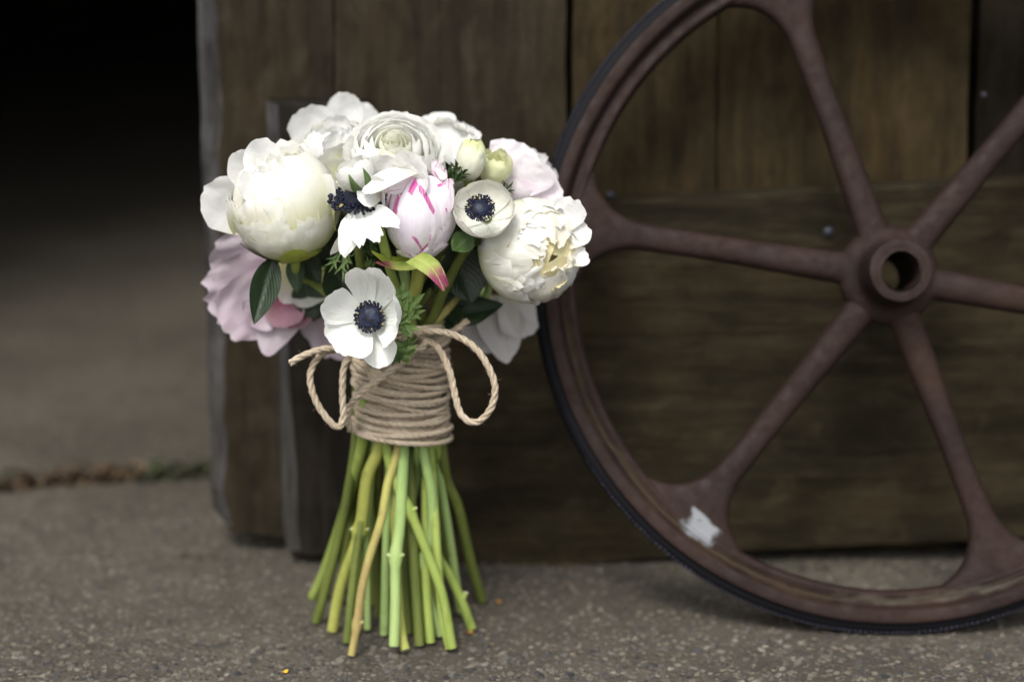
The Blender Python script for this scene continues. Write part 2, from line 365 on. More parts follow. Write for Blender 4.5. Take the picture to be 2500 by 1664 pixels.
def rust():
    s = N('rusted_iron'); co = s.coord('Object')
    a = s.noise(co, 16, 5, .6); b = s.noise(co, 110, 5, .65); d = s.noise(co, 520, 3, .6)
    c = s.mix(s.rng(a, .34, .66), (.0135, .0072, .0056), (.0225, .0120, .0096))
    c = s.mix(s.math('MULTIPLY', s.rng(s.noise(co, 9, 5, .65), .50, .72), .65), c, (.0289, .0143, .0074))
    c = s.mix(s.math('MULTIPLY', s.rng(b, .50, .78), .28), c, (.0105, .0070, .0070))
    c = s.mix(s.math('MULTIPLY', s.rng(s.noise(co, 75, 2), .755, .79), .55), c, (.26, .24, .25))
    # chipped white paint left on one spot of the rim, pale and ochre streaks inside the channel
    sep = s.n('ShaderNodeSeparateXYZ'); s.set(sep, 0, co); x, y, z = sep.outputs
    wob = s.math('MULTIPLY', s.math('SUBTRACT', s.noise(co, 45, 3, .6), .5), .024)
    rr = s.math('ADD', s.math('SQRT', s.math('ADD', s.math('MULTIPLY', x, x), s.math('MULTIPLY', y, y))), s.math('MULTIPLY', wob, .6))
    an = s.math('ADD', s.math('ARCTAN2', y, x), s.math('MULTIPLY', wob, 6.0))
    front = s.rng(z, .0, .006)
    chips = s.rng(s.noise(co, 120, 4, .7), .30, .38)
    def patch(a0, a1, r0, r1, col, amt, c, sa=.01, sr=.0015):
        m = s.math('MULTIPLY', s.math('MULTIPLY', s.rng(an, a0 - sa, a0 + sa), s.rng(an, a1 + sa, a1 - sa)),
                   s.math('MULTIPLY', s.rng(rr, r0 - sr, r0 + sr), s.rng(rr, r1 + sr, r1 - sr)))
        return s.mix(s.math('MULTIPLY', s.math('MULTIPLY', s.math('MULTIPLY', m, chips), amt), front), c, col)
    c = patch(rad(-130.0), rad(-124.5), .2110, .2262, (.195, .203, .218), 1.0, c, .014, .0011)
    c = patch(rad(-98), rad(-70), .2230, .2275, (.15, .135, .10), .35, c, .12, .0020)
    c = patch(rad(-172), rad(-100), .2250, .2290, (.048, .034, .017), .5, c, .05, .0022)
    h = s.math('ADD', s.math('ADD', a, s.math('MULTIPLY', b, .6)), s.math('MULTIPLY', d, .3))
    rgh = s.rng(b, .3, .7, .55, .85)
    return s.done(s.bsdf(c, rgh, s.bump(h, .7, .0020), .20))
M['rust'] = rust()
s = N('belt_rubber'); M['belt'] = s.done(s.bsdf((.005, .005, .007), .7, s.bump(s.noise(s.coord('Object'), 400, 3), .4, .001), .12))
s = N('belt_beads'); M['bead'] = s.done(s.bsdf(s.mix(s.noise(s.coord('Object'), 260, 3), (.006, .006, .010), (.040, .040, .062)), .6, None, .3))

# ------------------------------------------------------------------ ground, barn, floor joint
def joint(x, off=0.0):                              # the joint between yard slab and barn floor
    a, b = G(0, 1192), G(490, 1128)
    return a.y + (x - a.x) * (b.y - a.y) / (b.x - a.x) * .55 + off + .012 * nz(x * 9, 2.2) + .006 * nz(x * 31, 1.2)
def sheet_strip(name, fy0, fy1, z, xs):
    mb = MB(); vs = []; fs = []
    for x in xs: vs += [V((x, fy0(x), z)), V((x, fy1(x), z))]
    for i in range(len(xs) - 1): fs.append((2 * i, 2 * i + 2, 2 * i + 3, 2 * i + 1))
    mb.add(vs, fs); return tag(mb.build(name, M['concrete'], flat=True), kind='structure')
xs = [-60, -20, -6, -2] + [-1.2 + i * .03 for i in range(81)] + [2, 6, 20, 60]
jy = lambda x: joint(max(-2, min(2, x)))
sheet_strip('ground', lambda x: -60, lambda x: jy(x) - .016, 0.0, xs)
sheet_strip('barn_floor', lambda x: jy(x) + .016, lambda x: 12.0, 0.003, xs)
sheet_strip('floor_joint', lambda x: jy(x) - .05, lambda x: jy(x) + .05, -0.016, xs)

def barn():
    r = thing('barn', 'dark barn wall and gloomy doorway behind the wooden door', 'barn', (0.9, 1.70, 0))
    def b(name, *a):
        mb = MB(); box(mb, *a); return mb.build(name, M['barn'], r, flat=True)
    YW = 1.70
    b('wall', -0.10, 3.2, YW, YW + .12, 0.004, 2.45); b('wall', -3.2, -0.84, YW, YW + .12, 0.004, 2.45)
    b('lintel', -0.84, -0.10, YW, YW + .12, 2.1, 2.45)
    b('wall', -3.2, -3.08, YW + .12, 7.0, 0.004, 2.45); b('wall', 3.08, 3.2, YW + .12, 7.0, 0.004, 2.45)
    b('wall', -3.08, 3.08, 6.88, 7.0, 0.004, 2.45); b('roof_shade_eave', -3.5, 3.5, 1.0, 7.3, 2.452, 2.55)  # unseen roof; its front eave is added to shade the door top
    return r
barn()

def board(name, outline, y0, thick, mats, parent, bev=.002, worn=None, jit=.0010, seed=0):
    """outline: (x, z) polygon seen from the front; edges roughened, front arris bevelled."""
    pts = []
    n = len(outline)
    for i in range(n):
        a, b = outline[i], outline[(i + 1) % n]; L = math.hypot(b[0] - a[0], b[1] - a[1]); m = max(2, int(L / .02))
        for k in range(m): pts.append((a[0] + (b[0] - a[0]) * k / m, a[1] + (b[1] - a[1]) * k / m))
    pts = [(x + jit * nz(x * 40 + seed, z * 40) , z + jit * nz(x * 40, z * 40 + seed + 9)) for x, z in pts]
    m = len(pts); inset = []
    area = sum(pts[i][0] * pts[(i + 1) % m][1] - pts[(i + 1) % m][0] * pts[i][1] for i in range(m)); sg = 1 if area > 0 else -1
    wid = []
    for i in range(m):
        p, q, r = pts[i - 1], pts[i], pts[(i + 1) % m]
        d1 = V((q[0] - p[0], q[1] - p[1])).normalized(); d2 = V((r[0] - q[0], r[1] - q[1])).normalized()
        nn = (V((-d1.y, d1.x)) + V((-d2.y, d2.x))) * sg; nn.normalize()
        wd = bev
        if worn and nn.x > .45: wd = worn * (1 + .55 * nz(q[1] * 7 + seed, 3.1) + .35 * nz(q[1] * 30, seed))
        wid.append(wd); c = max(.5, (V((-d1.y, d1.x)) * sg).dot(nn))
        inset.append((q[0] + nn.x * wd / c, q[1] + nn.y * bev / c if wd > bev else q[1] + nn.y * wd / c))
    mb = MB(); vs = []
    for x, z in pts: vs.append(V((x, y0 + thick, z)))
    for (x, z), wd in zip(pts, wid): vs.append(V((x, y0 + min(wd * 1.2, thick * .8), z)))
    for x, z in inset: vs.append(V((x, y0, z)))
    mb.v = vs; mb.uv = [(0, 0)] * len(vs); mb.col = [(1, 1, 1, 1)] * len(vs)
    for ring in (0, 1):
        for i in range(m):
            j = (i + 1) % m
            mb.f.append((ring * m + i, ring * m + j, (ring + 1) * m + j, (ring + 1) * m + i)); mb.mi.append(1 if worn and wid[i] > bev * 1.5 and ring >= 0 else 0)
    mb.f.append(tuple(range(2 * m, 3 * m))); mb.mi.append(0); mb.f.append(tuple(range(m))[::-1]); mb.mi.append(0)
    o = mb.build(name, mats, parent, flat=True); OFF[o.name] = OFF.get(parent.name, V()); return o

def px_xz(Y, *pp): return [((lambda q: (q.x, q.z))(P(x, y, Y))) for x, y in pp]
YD, YR = 1.468, 1.443
door = thing('wooden_door', 'weathered brown plank door with a bottom rail, behind the wheel and bouquet', 'door', (0.3, YD, 0))
top = 1.9
def plank(xa0, xb0, xa1, xb1, ybot, mat, y=YD, worn=None, seed=0, corner=None):
    (ax, _), (bx, _) = px_xz(y, (xa0, 0), (xb0, 0)); (cx, cz), (dx, dz) = px_xz(y, (xa1, ybot[0]), (xb1, ybot[1]))
    zt = px_xz(y, (0, 0))[0][1]; k = (top - zt) / (zt - cz)
    ol = [(cx, cz), (dx, dz), (bx + (bx - dx) * k, top), (ax + (ax - cx) * k, top)]
    if corner: ol = [(cx, cz + .010), (cx + .006, cz + .003), (cx + .018, cz - .003)] + ol[1:]
    return board('plank', ol, y, .028, [M[mat], M['worn']], door, bev=.0009, worn=worn, seed=seed)
pk = plank(470, 813, 512, 822, (1290, 1330), 'plank_a', worn=.0165, seed=1, corner=True); pk['label'] = 'plank with pale worn left edge beside the dark opening'
plank(814.5, 1383, 826, 1376, (1330, 1365), 'plank_a', seed=2, y=YD + .001)
plank(1399, 1752, 1394, 1738, (1365, 1350), 'plank_b', seed=3, y=YD - .002)
plank(1753.5, 2374, 1741, 2330, (1350, 1340), 'plank_b', seed=4, y=YD)
plank(2392, 2900, 2350, 2840, (1340, 1320), 'plank_shade', seed=5, y=YD + .012)
plank(2906, 3500, 2846, 3400, (1320, 1300), 'plank_a', seed=6)
# horizontal bottom rail and the short upright batten in front of the planks
ol = px_xz(YR, (899, 1392), (1400, 1384), (1850, 1350), (2350, 1326), (3000, 1290), (3060, 398), (2450, 440), (1950, 466), (1480, 489), (899, 520))
board('bottom_rail', ol, YR, .0235, [M['rail'], M['worn']], door, bev=.003, seed=8)
ol = px_xz(YR - .004, (690, 1345), (722, 1360), (893, 1366), (893, 251), (645, 248))
bt = board('batten', ol, YR - .004, .0275, [M['stile'], M['worn']], door, bev=.0025, worn=.0105, seed=12)
bt['label'] = 'short upright batten with a pale worn left edge'
for (x, y, r, lb) in ((1490, 476, 11, 1), (2022, 566, 14, 1), (2402, 232, 8, 0), (2440, 462, 7, 0)):
    q = P(x, y, YR if y > 470 else YD); rr = r * .00029; mb = MB(); vs = []; fs = []
    prof = [(1, 0), (1, -.35), (.75, -.7), (.35, -.85)]
    for a, b in prof:
        for k in range(10): vs.append(q + V((math.cos(k * .628) * rr * a, b * rr * .9, math.sin(k * .628) * rr * a)))
    for i in range(3):
        for k in range(10): fs.append((i * 10 + k, i * 10 + (k + 1) % 10, i * 10 + 10 + (k + 1) % 10, i * 10 + 10 + k))
    fs.append(tuple(range(30, 40))); mb.add(vs, fs); mb.build('bolt', M['bolt'], door)

# ------------------------------------------------------------------ loose bits: stones in the concrete, litter in the joint
def flake(mb, c, r, rng, col, flat=.45, tilt=.4):
    ax = V((rng.gauss(0, tilt), rng.gauss(0, tilt), 1)).normalized(); a = ax.orthogonal().normalized(); b = ax.cross(a)
    n = rng.randint(5, 7); ph = rng.random() * 6.28; vs = []; sx = rng.uniform(.6, 1)
    rs = [r * rng.uniform(.75, 1.1) for _ in range(n)]
    for s_, h in ((1, -.2), (.78, flat)):
        for k in range(n):
            t = ph + 6.283 * k / n; vs.append(c + a * math.cos(t) * rs[k] * s_ + b * math.sin(t) * rs[k] * s_ * sx + ax * r * h)
    fs = [(k, (k + 1) % n, n + (k + 1) % n, n + k) for k in range(n)] + [tuple(range(n, 2 * n))]
    mb.add(vs, fs, None, 0, tuple(q * 1.0 for q in col[:3]) + (1,))
rng = random.Random(3); mb = MB()
pal = [(.13, .118, .098), (.105, .098, .085), (.060, .056, .052), (.15, .135, .105), (.12, .10, .078), (.040, .040, .043), (.085, .078, .070), (.18, .165, .135)]
for i in range(12000):
    px = rng.uniform(-60, 2560); py = 1664 + 40 - rng.random() ** 1.7 * 560
    p = G(px, py)
    if p.y > 1.60: continue
    c = pal[min(int(rng.random() ** 1.25 * 8), 7)] ; f = rng.uniform(.55, 1.1)
    flake(mb, p, rng.choice((.0006, .0008, .0010, .0012, .0016, .0021, .0028)) * rng.uniform(.8, 1.2) * (1.25 if py > 1560 else 1), rng, (c[0] * f, c[1] * f, c[2] * f, 1), .22, .25)
tag(mb.build('gravel', M['bits'], flat=True, colour=True), 'tiny pale and dark stones worn out of the concrete surface', kind='stuff')
mb = MB(); rng = random.Random(5)
pal = [(.075, .045, .022), (.052, .033, .018), (.10, .070, .038), (.048, .056, .020), (.034, .044, .016), (.032, .027, .021), (.13, .11, .075)]
for i in range(2600):
    x = rng.uniform(-.62, .12); c = pal[int(rng.random() * 7)]; y = joint(x) + rng.gauss(0, .012)
    dens = .6 + nz(x * 14, 7.7)
    if rng.random() > .35 + dens * .6: continue
    if nz(x * 9, 3.3) > .08: c = pal[rng.choice((0, 0, 1, 1, 2))]
    elif nz(x * 9, 3.3) < -.1: c = pal[rng.choice((3, 4, 4, 5))]
    f = rng.uniform(.6, 1.2)
    flake(mb, V((x, y, rng.uniform(-.012, .012))), rng.uniform(.002, .0065), rng, (c[0] * f, c[1] * f, c[2] * f, 1), .12, 1.2)
tag(mb.build('leaf_litter', M['bits'], flat=True, colour=True), 'brown leaf litter and moss filling the floor joint', kind='stuff')
mb = MB(); rng = random.Random(9)
for i in range(420):                                # grit and leaf crumbs gathered along the foot of the door
    x = rng.uniform(-.26, .62); y = YR + .004 - abs(rng.gauss(0, .010)) + (.022 if x < -.10 else 0)
    if nz(x * 16, 1.3) + rng.random() * .5 < .12: continue
    c = ((.06, .042, .022), (.045, .035, .024), (.10, .075, .045), (.05, .05, .025), (.08, .075, .065))[rng.randrange(5)]
    flake(mb, V((x, y, .001)), rng.uniform(.0010, .0036), rng, (*c, 1), .3, .8)
tag(mb.build('door_foot_grit', M['bits'], flat=True, colour=True), 'grit and brown crumbs gathered along the foot of the door', kind='stuff')
s = N('yellow_petal_scrap'); M['yel'] = s.done(s.bsdf((.62, .36, .02), .6)); s = N('orange_petal_scrap'); M['ora'] = s.done(s.bsdf((.24, .12, .025), .6))
for (x, y, m, lab) in ((696, 1645, 'yel', 'tiny yellow petal scrap lying on the concrete at the front edge'), (1146, 1549, 'ora', 'tiny orange scrap lying beside the right hand stem ends'), (1214, 1474, 'ora', 'tiny dull orange scrap behind the rightmost stem end')):
    mb = MB(); c = G(x, y) + V((0, 0, .0012)); vs = []; n = 9
    for j in range(3):
        for k in range(n):
            t = 6.283 * k / n; r = .0021 * (.2, .65, 1)[j] * (1 + .22 * math.sin(2.3 * t + x))
            vs.append(c + V((math.cos(t) * r * 1.2, math.sin(t) * r, .0008 * (0, .4, 1.3)[j] * (1 + .6 * math.sin(2 * t)))))
    fs = [tuple(range(n))[::-1]] + [(j * n + k, j * n + (k + 1) % n, (j + 1) * n + (k + 1) % n, (j + 1) * n + k) for j in range(2) for k in range(n)]
    mb.add(vs, fs); tag(mb.build('petal_scrap', M[m]), lab, 'petal scrap', 'petal scraps on the concrete')

# ------------------------------------------------------------------ iron wheel leaning on the door
WC = P(2168, 672, 1.0); dcen = 1.388; q = WC - CAM; WC = CAM + q * (dcen / q.dot(FWD))
ln = PITCH + rad(1.9); zl = V((math.sin(rad(-.6)), -math.cos(ln), math.sin(ln))).normalized()
xl = (RT - zl * RT.dot(zl)).normalized(); yl = zl.cross(xl)
wheel = thing('iron_wheel', 'large rusty six spoked iron wheel leaning against the wooden door', 'wheel', WC)
OFF[wheel.name] = V((0, 0, 0))
wheel.rotation_euler = Matrix((xl, yl, zl)).transposed().to_euler()
RO = .2478
zb = WC.z - RO * yl.z * 1.0
def revolve(mb, prof, n, mi=0, closed=True, wob=0.0):
    vs = []; fs = []; m = len(prof)
    for i in range(n):
        t = 6.28318530718 * i / n
        for k, (r, z) in enumerate(prof):
            rr = r + wob * nz(math.cos(t) * 3 + k * .2, math.sin(t) * 3, r * 30); vs.append(V((rr * math.cos(t), rr * math.sin(t), z)))
    for i in range(n):
        j = (i + 1) % n
        for k in range(m if closed else m - 1):
            k2 = (k + 1) % m; fs.append((i * m + k, j * m + k, j * m + k2, i * m + k2))
    mb.add(vs, fs, None, mi); return mb
def ref(pts, n=4): return [(v.x, v.y) for v in catmull([V((a, b, 0)) for a, b in pts], n)][:-1]
rim_prof = [(.2330, 0), (.2345, .0080), (.2372, .0128), (.2392, .0148), (.2398, .0158), (.2380, .0165), (.2345, .0164), (.2315, .0155),
            (.2296, .0120), (.2282, .0085), (.2268, .0074), (.2240, .0085), (.2210, .0092), (.2190, .0078), (.2180, .0040), (.2178, 0)]
rp = ref(rim_prof + [(r, -z) for r, z in rim_prof[1:-1]][::-1] + [rim_prof[0]], 3)
revolve((mb := MB()), rp, 220, wob=.0005); mb.build('rim', M['rust'], wheel)
belt_prof = [(.2335, -.0105), (.2425, -.0118), (.2462, -.0095), (.2478, -.0050), (.2480, 0), (.2478, .0050), (.2462, .0095), (.2425, .0118), (.2335, .0105)]
revolve((mb := MB()), belt_prof, 240, wob=.0006); bl = mb.build('belt', M['belt'], wheel); bl['label'] = 'black ribbed rubber belt round the rim'; OFF[bl.name] = V()
mb = MB()
for i in range(420):
    t = 6.28318 * i / 420; c = V((math.cos(t), math.sin(t), 0)); r_ = .2464 + .0006 * math.sin(t * 3 + 1) ; r_ *= 1 + .0008 * math.sin(i * 2.4)
    k_ = .8 + .35 * nz(i * .37, 2.2) + .5 * nz(i * .021, 5.5); cc = c * r_ + V((0, 0, .0093 - .0011 * (1.2 - k_))); ta = V((-c.y, c.x, 0)); a = c * .0011 * k_; b = V((0, 0, .0011 * k_))
    n_ = 6; vs = []
    for s_, rr in ((-.0013, .55), (0, 1.05), (.0013, .55)):
        for k in range(n_): vs.append(cc + ta * s_ + (a * math.cos(k * 1.0472) + b * math.sin(k * 1.0472)) * rr)
    fs = [(j * n_ + k, j * n_ + (k + 1) % n_, (j + 1) * n_ + (k + 1) % n_, (j + 1) * n_ + k) for j in range(2) for k in range(n_)] + [tuple(range(n_))[::-1], tuple(range(2 * n_, 3 * n_))]
    mb.add(vs, fs)
tag(mb.build('belt_bead', M['bead'], bl), kind='stuff')
def spoke(ang, seed):
    mb = MB(); vs = []; fs = []; n = 20; rows = 46; r0, r1 = .026, .2250; Rf = .045
    for i in range(rows):
        u = i / (rows - 1); r = r0 + (r1 - r0) * u
        hw = .0090 + .0022 * (1 - smooth(0, .55, u)) + .0012 * smooth(.5, 1, u)
        th = .0088 - .0018 * smooth(.1, .7, u) + .0018 * smooth(.80, 1, u)
        e = r - (.2195 - Rf)
        if e > 0: hw += Rf - math.sqrt(max(0, Rf * Rf - min(e, Rf * .985) ** 2))
        e2 = (.030 + .010) - r
        if e2 > 0: hw += .5 * (.010 - math.sqrt(max(0, .010 ** 2 - min(e2, .0096) ** 2)))
        for k in range(n):
            t = 6.28318 * k / n; cs, sn = math.cos(t), math.sin(t)
            ex = .8 if e < 0 else .8 - .15 * min(1, e / Rf)
            s_ = hw * math.copysign(abs(cs) ** ex, cs); z = th * math.copysign(abs(sn) ** (.9 if e < 0 else .9 - .55 * min(1, e / Rf)), sn)
            rr = r; a = ang + s_ / r * (1 if r > .06 else r / .06 * .0 + 1)
            wv = 1 + .035 * nz(r * 40 + seed, k * .5)
            vs.append(V((rr * math.cos(a), rr * math.sin(a), z * wv)))
    for i in range(rows - 1):
        for k in range(n):
            k2 = (k + 1) % n; fs.append((i * n + k, i * n + k2, (i + 1) * n + k2, (i + 1) * n + k))
    mb.add(vs, fs); mb.build('spoke', M['rust'], wheel)
for k, d in enumerate((-10.5, 49.5, 109.5, 171, 231, 290.5)): spoke(rad(d), k * 7.3)
hub_prof = ref([(.0128, -.030), (.0128, 0), (.0128, .047), (.0136, .0492), (.0200, .0494), (.0212, .0480), (.0216, .040), (.0222, .020), (.0245, .0125), (.031, .0085), (.0345, .004), (.0345, -.004), (.030, -.010), (.0225, -.016), (.021, -.030), (.0200, -.031), (.0128, -.030)], 3)
revolve((mb := MB()), hub_prof, 64, wob=.0006); mb.build('hub', M['rust'], wheel)

# ------------------------------------------------------------------ petals and leaves
def prof_eval(prof, n):
    pts = catmull([V((a, 0, b)) for a, b in prof], 8); pts = resample(pts, sum((b - a).length for a, b in zip(pts, pts[1:])) / 60)
    m = len(pts) - 1
    def f(u):
        x = max(0, min(1, u)) * m; i = min(int(x), m - 1); p = pts[i].lerp(pts[i + 1], x - i)
        t = pts[min(i + 2, m)] - pts[max(i - 1, 0)]; t.normalize(); return p, t
    return f
def core(mb, O, rho, ax, tau, prof, W, Rc, base=.35, um=.6, pt=.25, q=2.4, ruf=.002, edge=.0006, notch=.04, seed=0.0, nu=14, nv=13, twist=0.0, mi=0, lobes=3.0, top_narrow=0.0):
    """one petal: profile (r, z) in the plane (rho, ax); width W across tau, curved with radius Rc towards the inside."""
    f = prof_eval(prof, nu); vs = []; uv = []; fs = []
    for i in range(nu):
        for j in range(nv):
            v = -1 + 2 * j / (nv - 1)
            Lv = 1 - pt * abs(v) ** q + notch * (nz(v * lobes + seed, 5.1) + .6 * nz(v * lobes * 3.1 + seed, 8.3))
            if abs(v) > .98: Lv -= .02
            u = (i / (nu - 1)) * Lv
            p, t = f(u)
            if u > 1: p = p + t * ((u - 1) * prof_len(prof))
            hw = W * (base + (1 - base) * math.sin(math.pi / 2 * min(1, u / um)) ** 1.1) * (1 - top_narrow * smooth(um, 1, u))
            hw *= 1 + .05 * nz(u * 4 + seed, 2.0 + (v > 0) * 3)
            s_ = v * hw; a = s_ / Rc; lat = Rc * math.sin(a); inn = Rc * (1 - math.cos(a))
            n = V((-t.z, 0, t.x))
            d = ruf * (u ** 1.4) * (nz(v * 1.7 + seed, u * 2.2, seed * .37) + .55 * nz(v * 4.1 + seed, u * 4.5, seed)) * 1.5
            d += edge * (abs(v) ** 4 + u ** 5) * math.sin(9 * v + 7 * u * (1 if v > 0 else -1) + seed * 5) + edge * u ** 6 * 1.2 * nz(v * 7 + seed, 1.7) * 2
            d += twist * v * u * hw
            pos = O + rho * (p.x + n.x * (inn + d)) + ax * (p.z + n.z * (inn + d)) + tau * lat
            vs.append(pos); uv.append((v * .5 + .5, u))
    for i in range(nu - 1):
        for j in range(nv - 1):
            a = i * nv + j; fs.append((a, a + 1, a + nv + 1, a + nv))
    mb.add(vs, fs, uv, mi); return mb
def prof_len(pr): return sum(math.hypot(b[0] - a[0], b[1] - a[1]) for a, b in zip(pr, pr[1:]))

class Head:
    def __init__(s, c, axis):
        s.O = c; s.a = V(axis).normalized(); cm = (CAM - c).normalized()
        s.e1 = (cm - s.a * cm.dot(s.a)).normalized(); s.e2 = s.a.cross(s.e1)
    def az(s, dx, dz): d = V((dx, 0, dz)); return math.degrees(math.atan2(d.dot(s.e2), d.dot(s.e1)))
    def dirs(s, az):
        c, n = math.cos(rad(az)), math.sin(rad(az)); return s.e1 * c + s.e2 * n, s.e2 * c - s.e1 * n
def wrap(mb, h, az, prof, W, Rc, off=(0, 0, 0), **kw):
    r, t = h.dirs(az); return core(mb, h.O, r, h.a, t, prof, W, Rc, **kw)
def globe_prof(R, f0, f1, lift=0.0, zs=1.0, n=7, lay=1.0):
    out = []
    for i in range(n):
        u = i / (n - 1); f = rad(f0 + (f1 - f0) * u); k = lay * (1 + lift * u ** 4)
        out.append((R * math.sin(f) * k, -R * zs * math.cos(f) * lay))
    return out
def guard(name, h, R, az, half, f0, f1, mat, parent, lay=1.0, lift=0.0, zs=1.0, seed=0.0, **kw):
    mb = MB(); d = dict(base=.45, um=.55, pt=.3, ruf=R * .035, edge=R * .012, seed=seed, nu=18, nv=17); d.update(kw)
    wrap(mb, h, az, globe_prof(R, f0, f1, lift, zs, lay=lay), R * rad(half), R * .98, **d)
    o = mb.build(d.pop('nm', name) if False else name, M[mat], parent); OFF[o.name] = OFF[parent.name]; return o
def free(name, P0, P1, n, width, mat, parent, bend=.12, cup=1.2, build=True, mb=None, **kw):
    """petal from base P0 to tip P1, its inner face turned to n; bend bulges it away from n; cup curls its sides (1/radius in widths)."""
    c = P1 - P0; L = c.length; ax = c.normalized(); n = V(n); n = (n - ax * n.dot(ax)).normalized(); tau = ax.cross(-n)
    prof = [(math.sin(math.pi * u) * bend * L, u * L) for u in (0, .2, .4, .6, .8, 1)]
    m = mb or MB(); d = dict(base=.35, um=.6, pt=.28, ruf=width * .05, edge=width * .014, nu=16, nv=15); d.update(kw)
    core(m, P0, -n, ax, tau, prof, width * .5, width / max(.05, cup), **d)
    if not build: return m
    o = m.build(name, mat if not isinstance(mat, str) else M[mat], parent); OFF[o.name] = OFF[parent.name]; return o
def leaf(P0, P1, n, width, mat, parent, fold=.5, bend=.1, seed=0.0, name='leaf'):
    c = P1 - P0; L = c.length; ax = c.normalized(); n = V(n); n = (n - ax * n.dot(ax)).normalized(); tau = ax.cross(-n)
    nu, nv = 18, 9; vs = []; uv = []; fs = []
    for i in range(nu):
        u = i / (nu - 1); w = width * .5 * max(.004, math.sin(math.pi * u ** .8) ** .85)
        for j in range(nv):
            v = -1 + 2 * j / (nv - 1)
            h = abs(v) * w * fold - math.sin(math.pi * u) * bend * L + .05 * width * nz(u * 4 + seed, v * 1.5) * abs(v)
            vs.append(P0 + ax * (u * L) + tau * (v * w * (1 - .12 * fold)) + n * h); uv.append((v * .5 + .5, u))
    for i in range(nu - 1):
        for j in range(nv - 1): a = i * nv + j; fs.append((a, a + 1, a + nv + 1, a + nv))
    o = MB().add(vs, fs, uv).build(name, M[mat], parent); OFF[o.name] = OFF[parent.name]; return o
def frill(P0, P1, n, parent, mat='frill', lobes=((-52, .62), (-26, .86), (0, 1.0), (27, .84), (55, .6)), teeth=3, wide=.30, curl=.15, seed=0.0, name='leaf'):
    """cut anemone leaf: narrow lobes fanning from one base, each with small side teeth."""
    c = P1 - P0; L = c.length; ax = c.normalized(); n = V(n); n = (n - ax * n.dot(ax)).normalized(); tau = ax.cross(-n); mb = MB()
    r_ = random.Random(int(seed * 100) + 11)
    for a, k in lobes:
        a = rad(a + r_.uniform(-5, 5)); d = ax * math.cos(a) + tau * math.sin(a); l = L * k * r_.uniform(.92, 1.06)
        b0 = P0 + n * r_.uniform(-.0006, .0006); tipn = n * (curl * l * r_.uniform(-.3, 1.3))
        free('x', b0, b0 + d * l + tipn, n, L * wide * k, None, None, bend=curl * .6, cup=1.1, build=False, mb=mb, base=.5, um=.5, pt=.95, q=1.15, ruf=L * .015, edge=0, notch=.02, nu=9, nv=5, seed=seed + a)
        for t in range(teeth - 1):
            sd = 1 if (t + int(seed)) % 2 else -1; o = b0 + (d * l + tipn) * r_.uniform(.42, .62); e = (d * math.cos(.65) + (d.cross(n)) * sd * math.sin(.65)).normalized()
            free('x', o, o + e * l * r_.uniform(.28, .40) + n * (curl * l * .3), n, L * wide * .55 * k, None, None, bend=curl * .5, cup=.9, build=False, mb=mb, base=.6, um=.45, pt=.95, q=1.1, ruf=L * .01, edge=0, notch=.02, nu=6, nv=5, seed=seed + t)
    o = mb.build(name, M[mat], parent); OFF[o.name] = OFF[parent.name]; return o

# ------------------------------------------------------------------ stems
YW0 = 1.300                                          # depth of the tied waist
WX = 977
S = {   # photo paths of the visible lower stems: points, radius in px, material, where in the waist (-1 front .. 1 back), node index
 1: ([(885, 1075), (844, 1238), (795, 1389), (765, 1462)], 15, 'stem', -.45, None),
 2: ([(930, 1075), (897, 1163), (878, 1295), (833, 1426), (812, 1545)], 16.5, 'stem_y', -.7, 2),
 3: ([(975, 1070), (946, 1182), (931, 1268), (901, 1362), (882, 1445), (872, 1522), (858, 1607)], 11, 'stem_b', -1.0, 5),
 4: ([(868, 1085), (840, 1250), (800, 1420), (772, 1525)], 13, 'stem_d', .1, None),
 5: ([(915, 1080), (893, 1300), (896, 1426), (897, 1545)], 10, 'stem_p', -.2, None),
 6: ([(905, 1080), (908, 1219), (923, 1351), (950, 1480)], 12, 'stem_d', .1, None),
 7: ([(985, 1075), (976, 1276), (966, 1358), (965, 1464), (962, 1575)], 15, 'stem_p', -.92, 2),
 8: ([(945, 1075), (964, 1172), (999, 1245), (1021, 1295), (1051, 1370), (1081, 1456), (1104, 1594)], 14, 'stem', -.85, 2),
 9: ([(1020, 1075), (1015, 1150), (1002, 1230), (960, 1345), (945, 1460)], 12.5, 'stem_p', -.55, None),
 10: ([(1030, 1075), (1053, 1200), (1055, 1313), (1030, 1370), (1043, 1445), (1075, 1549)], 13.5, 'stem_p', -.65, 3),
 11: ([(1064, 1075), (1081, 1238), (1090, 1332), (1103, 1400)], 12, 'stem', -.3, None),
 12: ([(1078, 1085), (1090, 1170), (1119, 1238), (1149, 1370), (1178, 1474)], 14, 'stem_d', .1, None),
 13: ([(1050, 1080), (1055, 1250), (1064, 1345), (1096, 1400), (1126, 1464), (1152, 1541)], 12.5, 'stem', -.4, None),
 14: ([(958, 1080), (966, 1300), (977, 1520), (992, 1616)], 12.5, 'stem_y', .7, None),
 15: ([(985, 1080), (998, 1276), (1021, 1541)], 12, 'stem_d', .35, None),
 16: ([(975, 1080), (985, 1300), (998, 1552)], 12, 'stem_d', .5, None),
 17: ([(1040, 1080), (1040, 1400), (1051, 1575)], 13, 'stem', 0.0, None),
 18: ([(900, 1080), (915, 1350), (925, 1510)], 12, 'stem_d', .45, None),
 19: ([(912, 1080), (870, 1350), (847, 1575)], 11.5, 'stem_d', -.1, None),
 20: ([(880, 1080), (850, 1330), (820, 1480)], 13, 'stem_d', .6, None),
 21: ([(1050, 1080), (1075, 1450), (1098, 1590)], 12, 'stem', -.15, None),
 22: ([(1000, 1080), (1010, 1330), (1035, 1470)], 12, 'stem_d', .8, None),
}
FLOAT = {7: -.022, 10: -.008, 14: .012}                # cut ends that hang just clear of the concrete
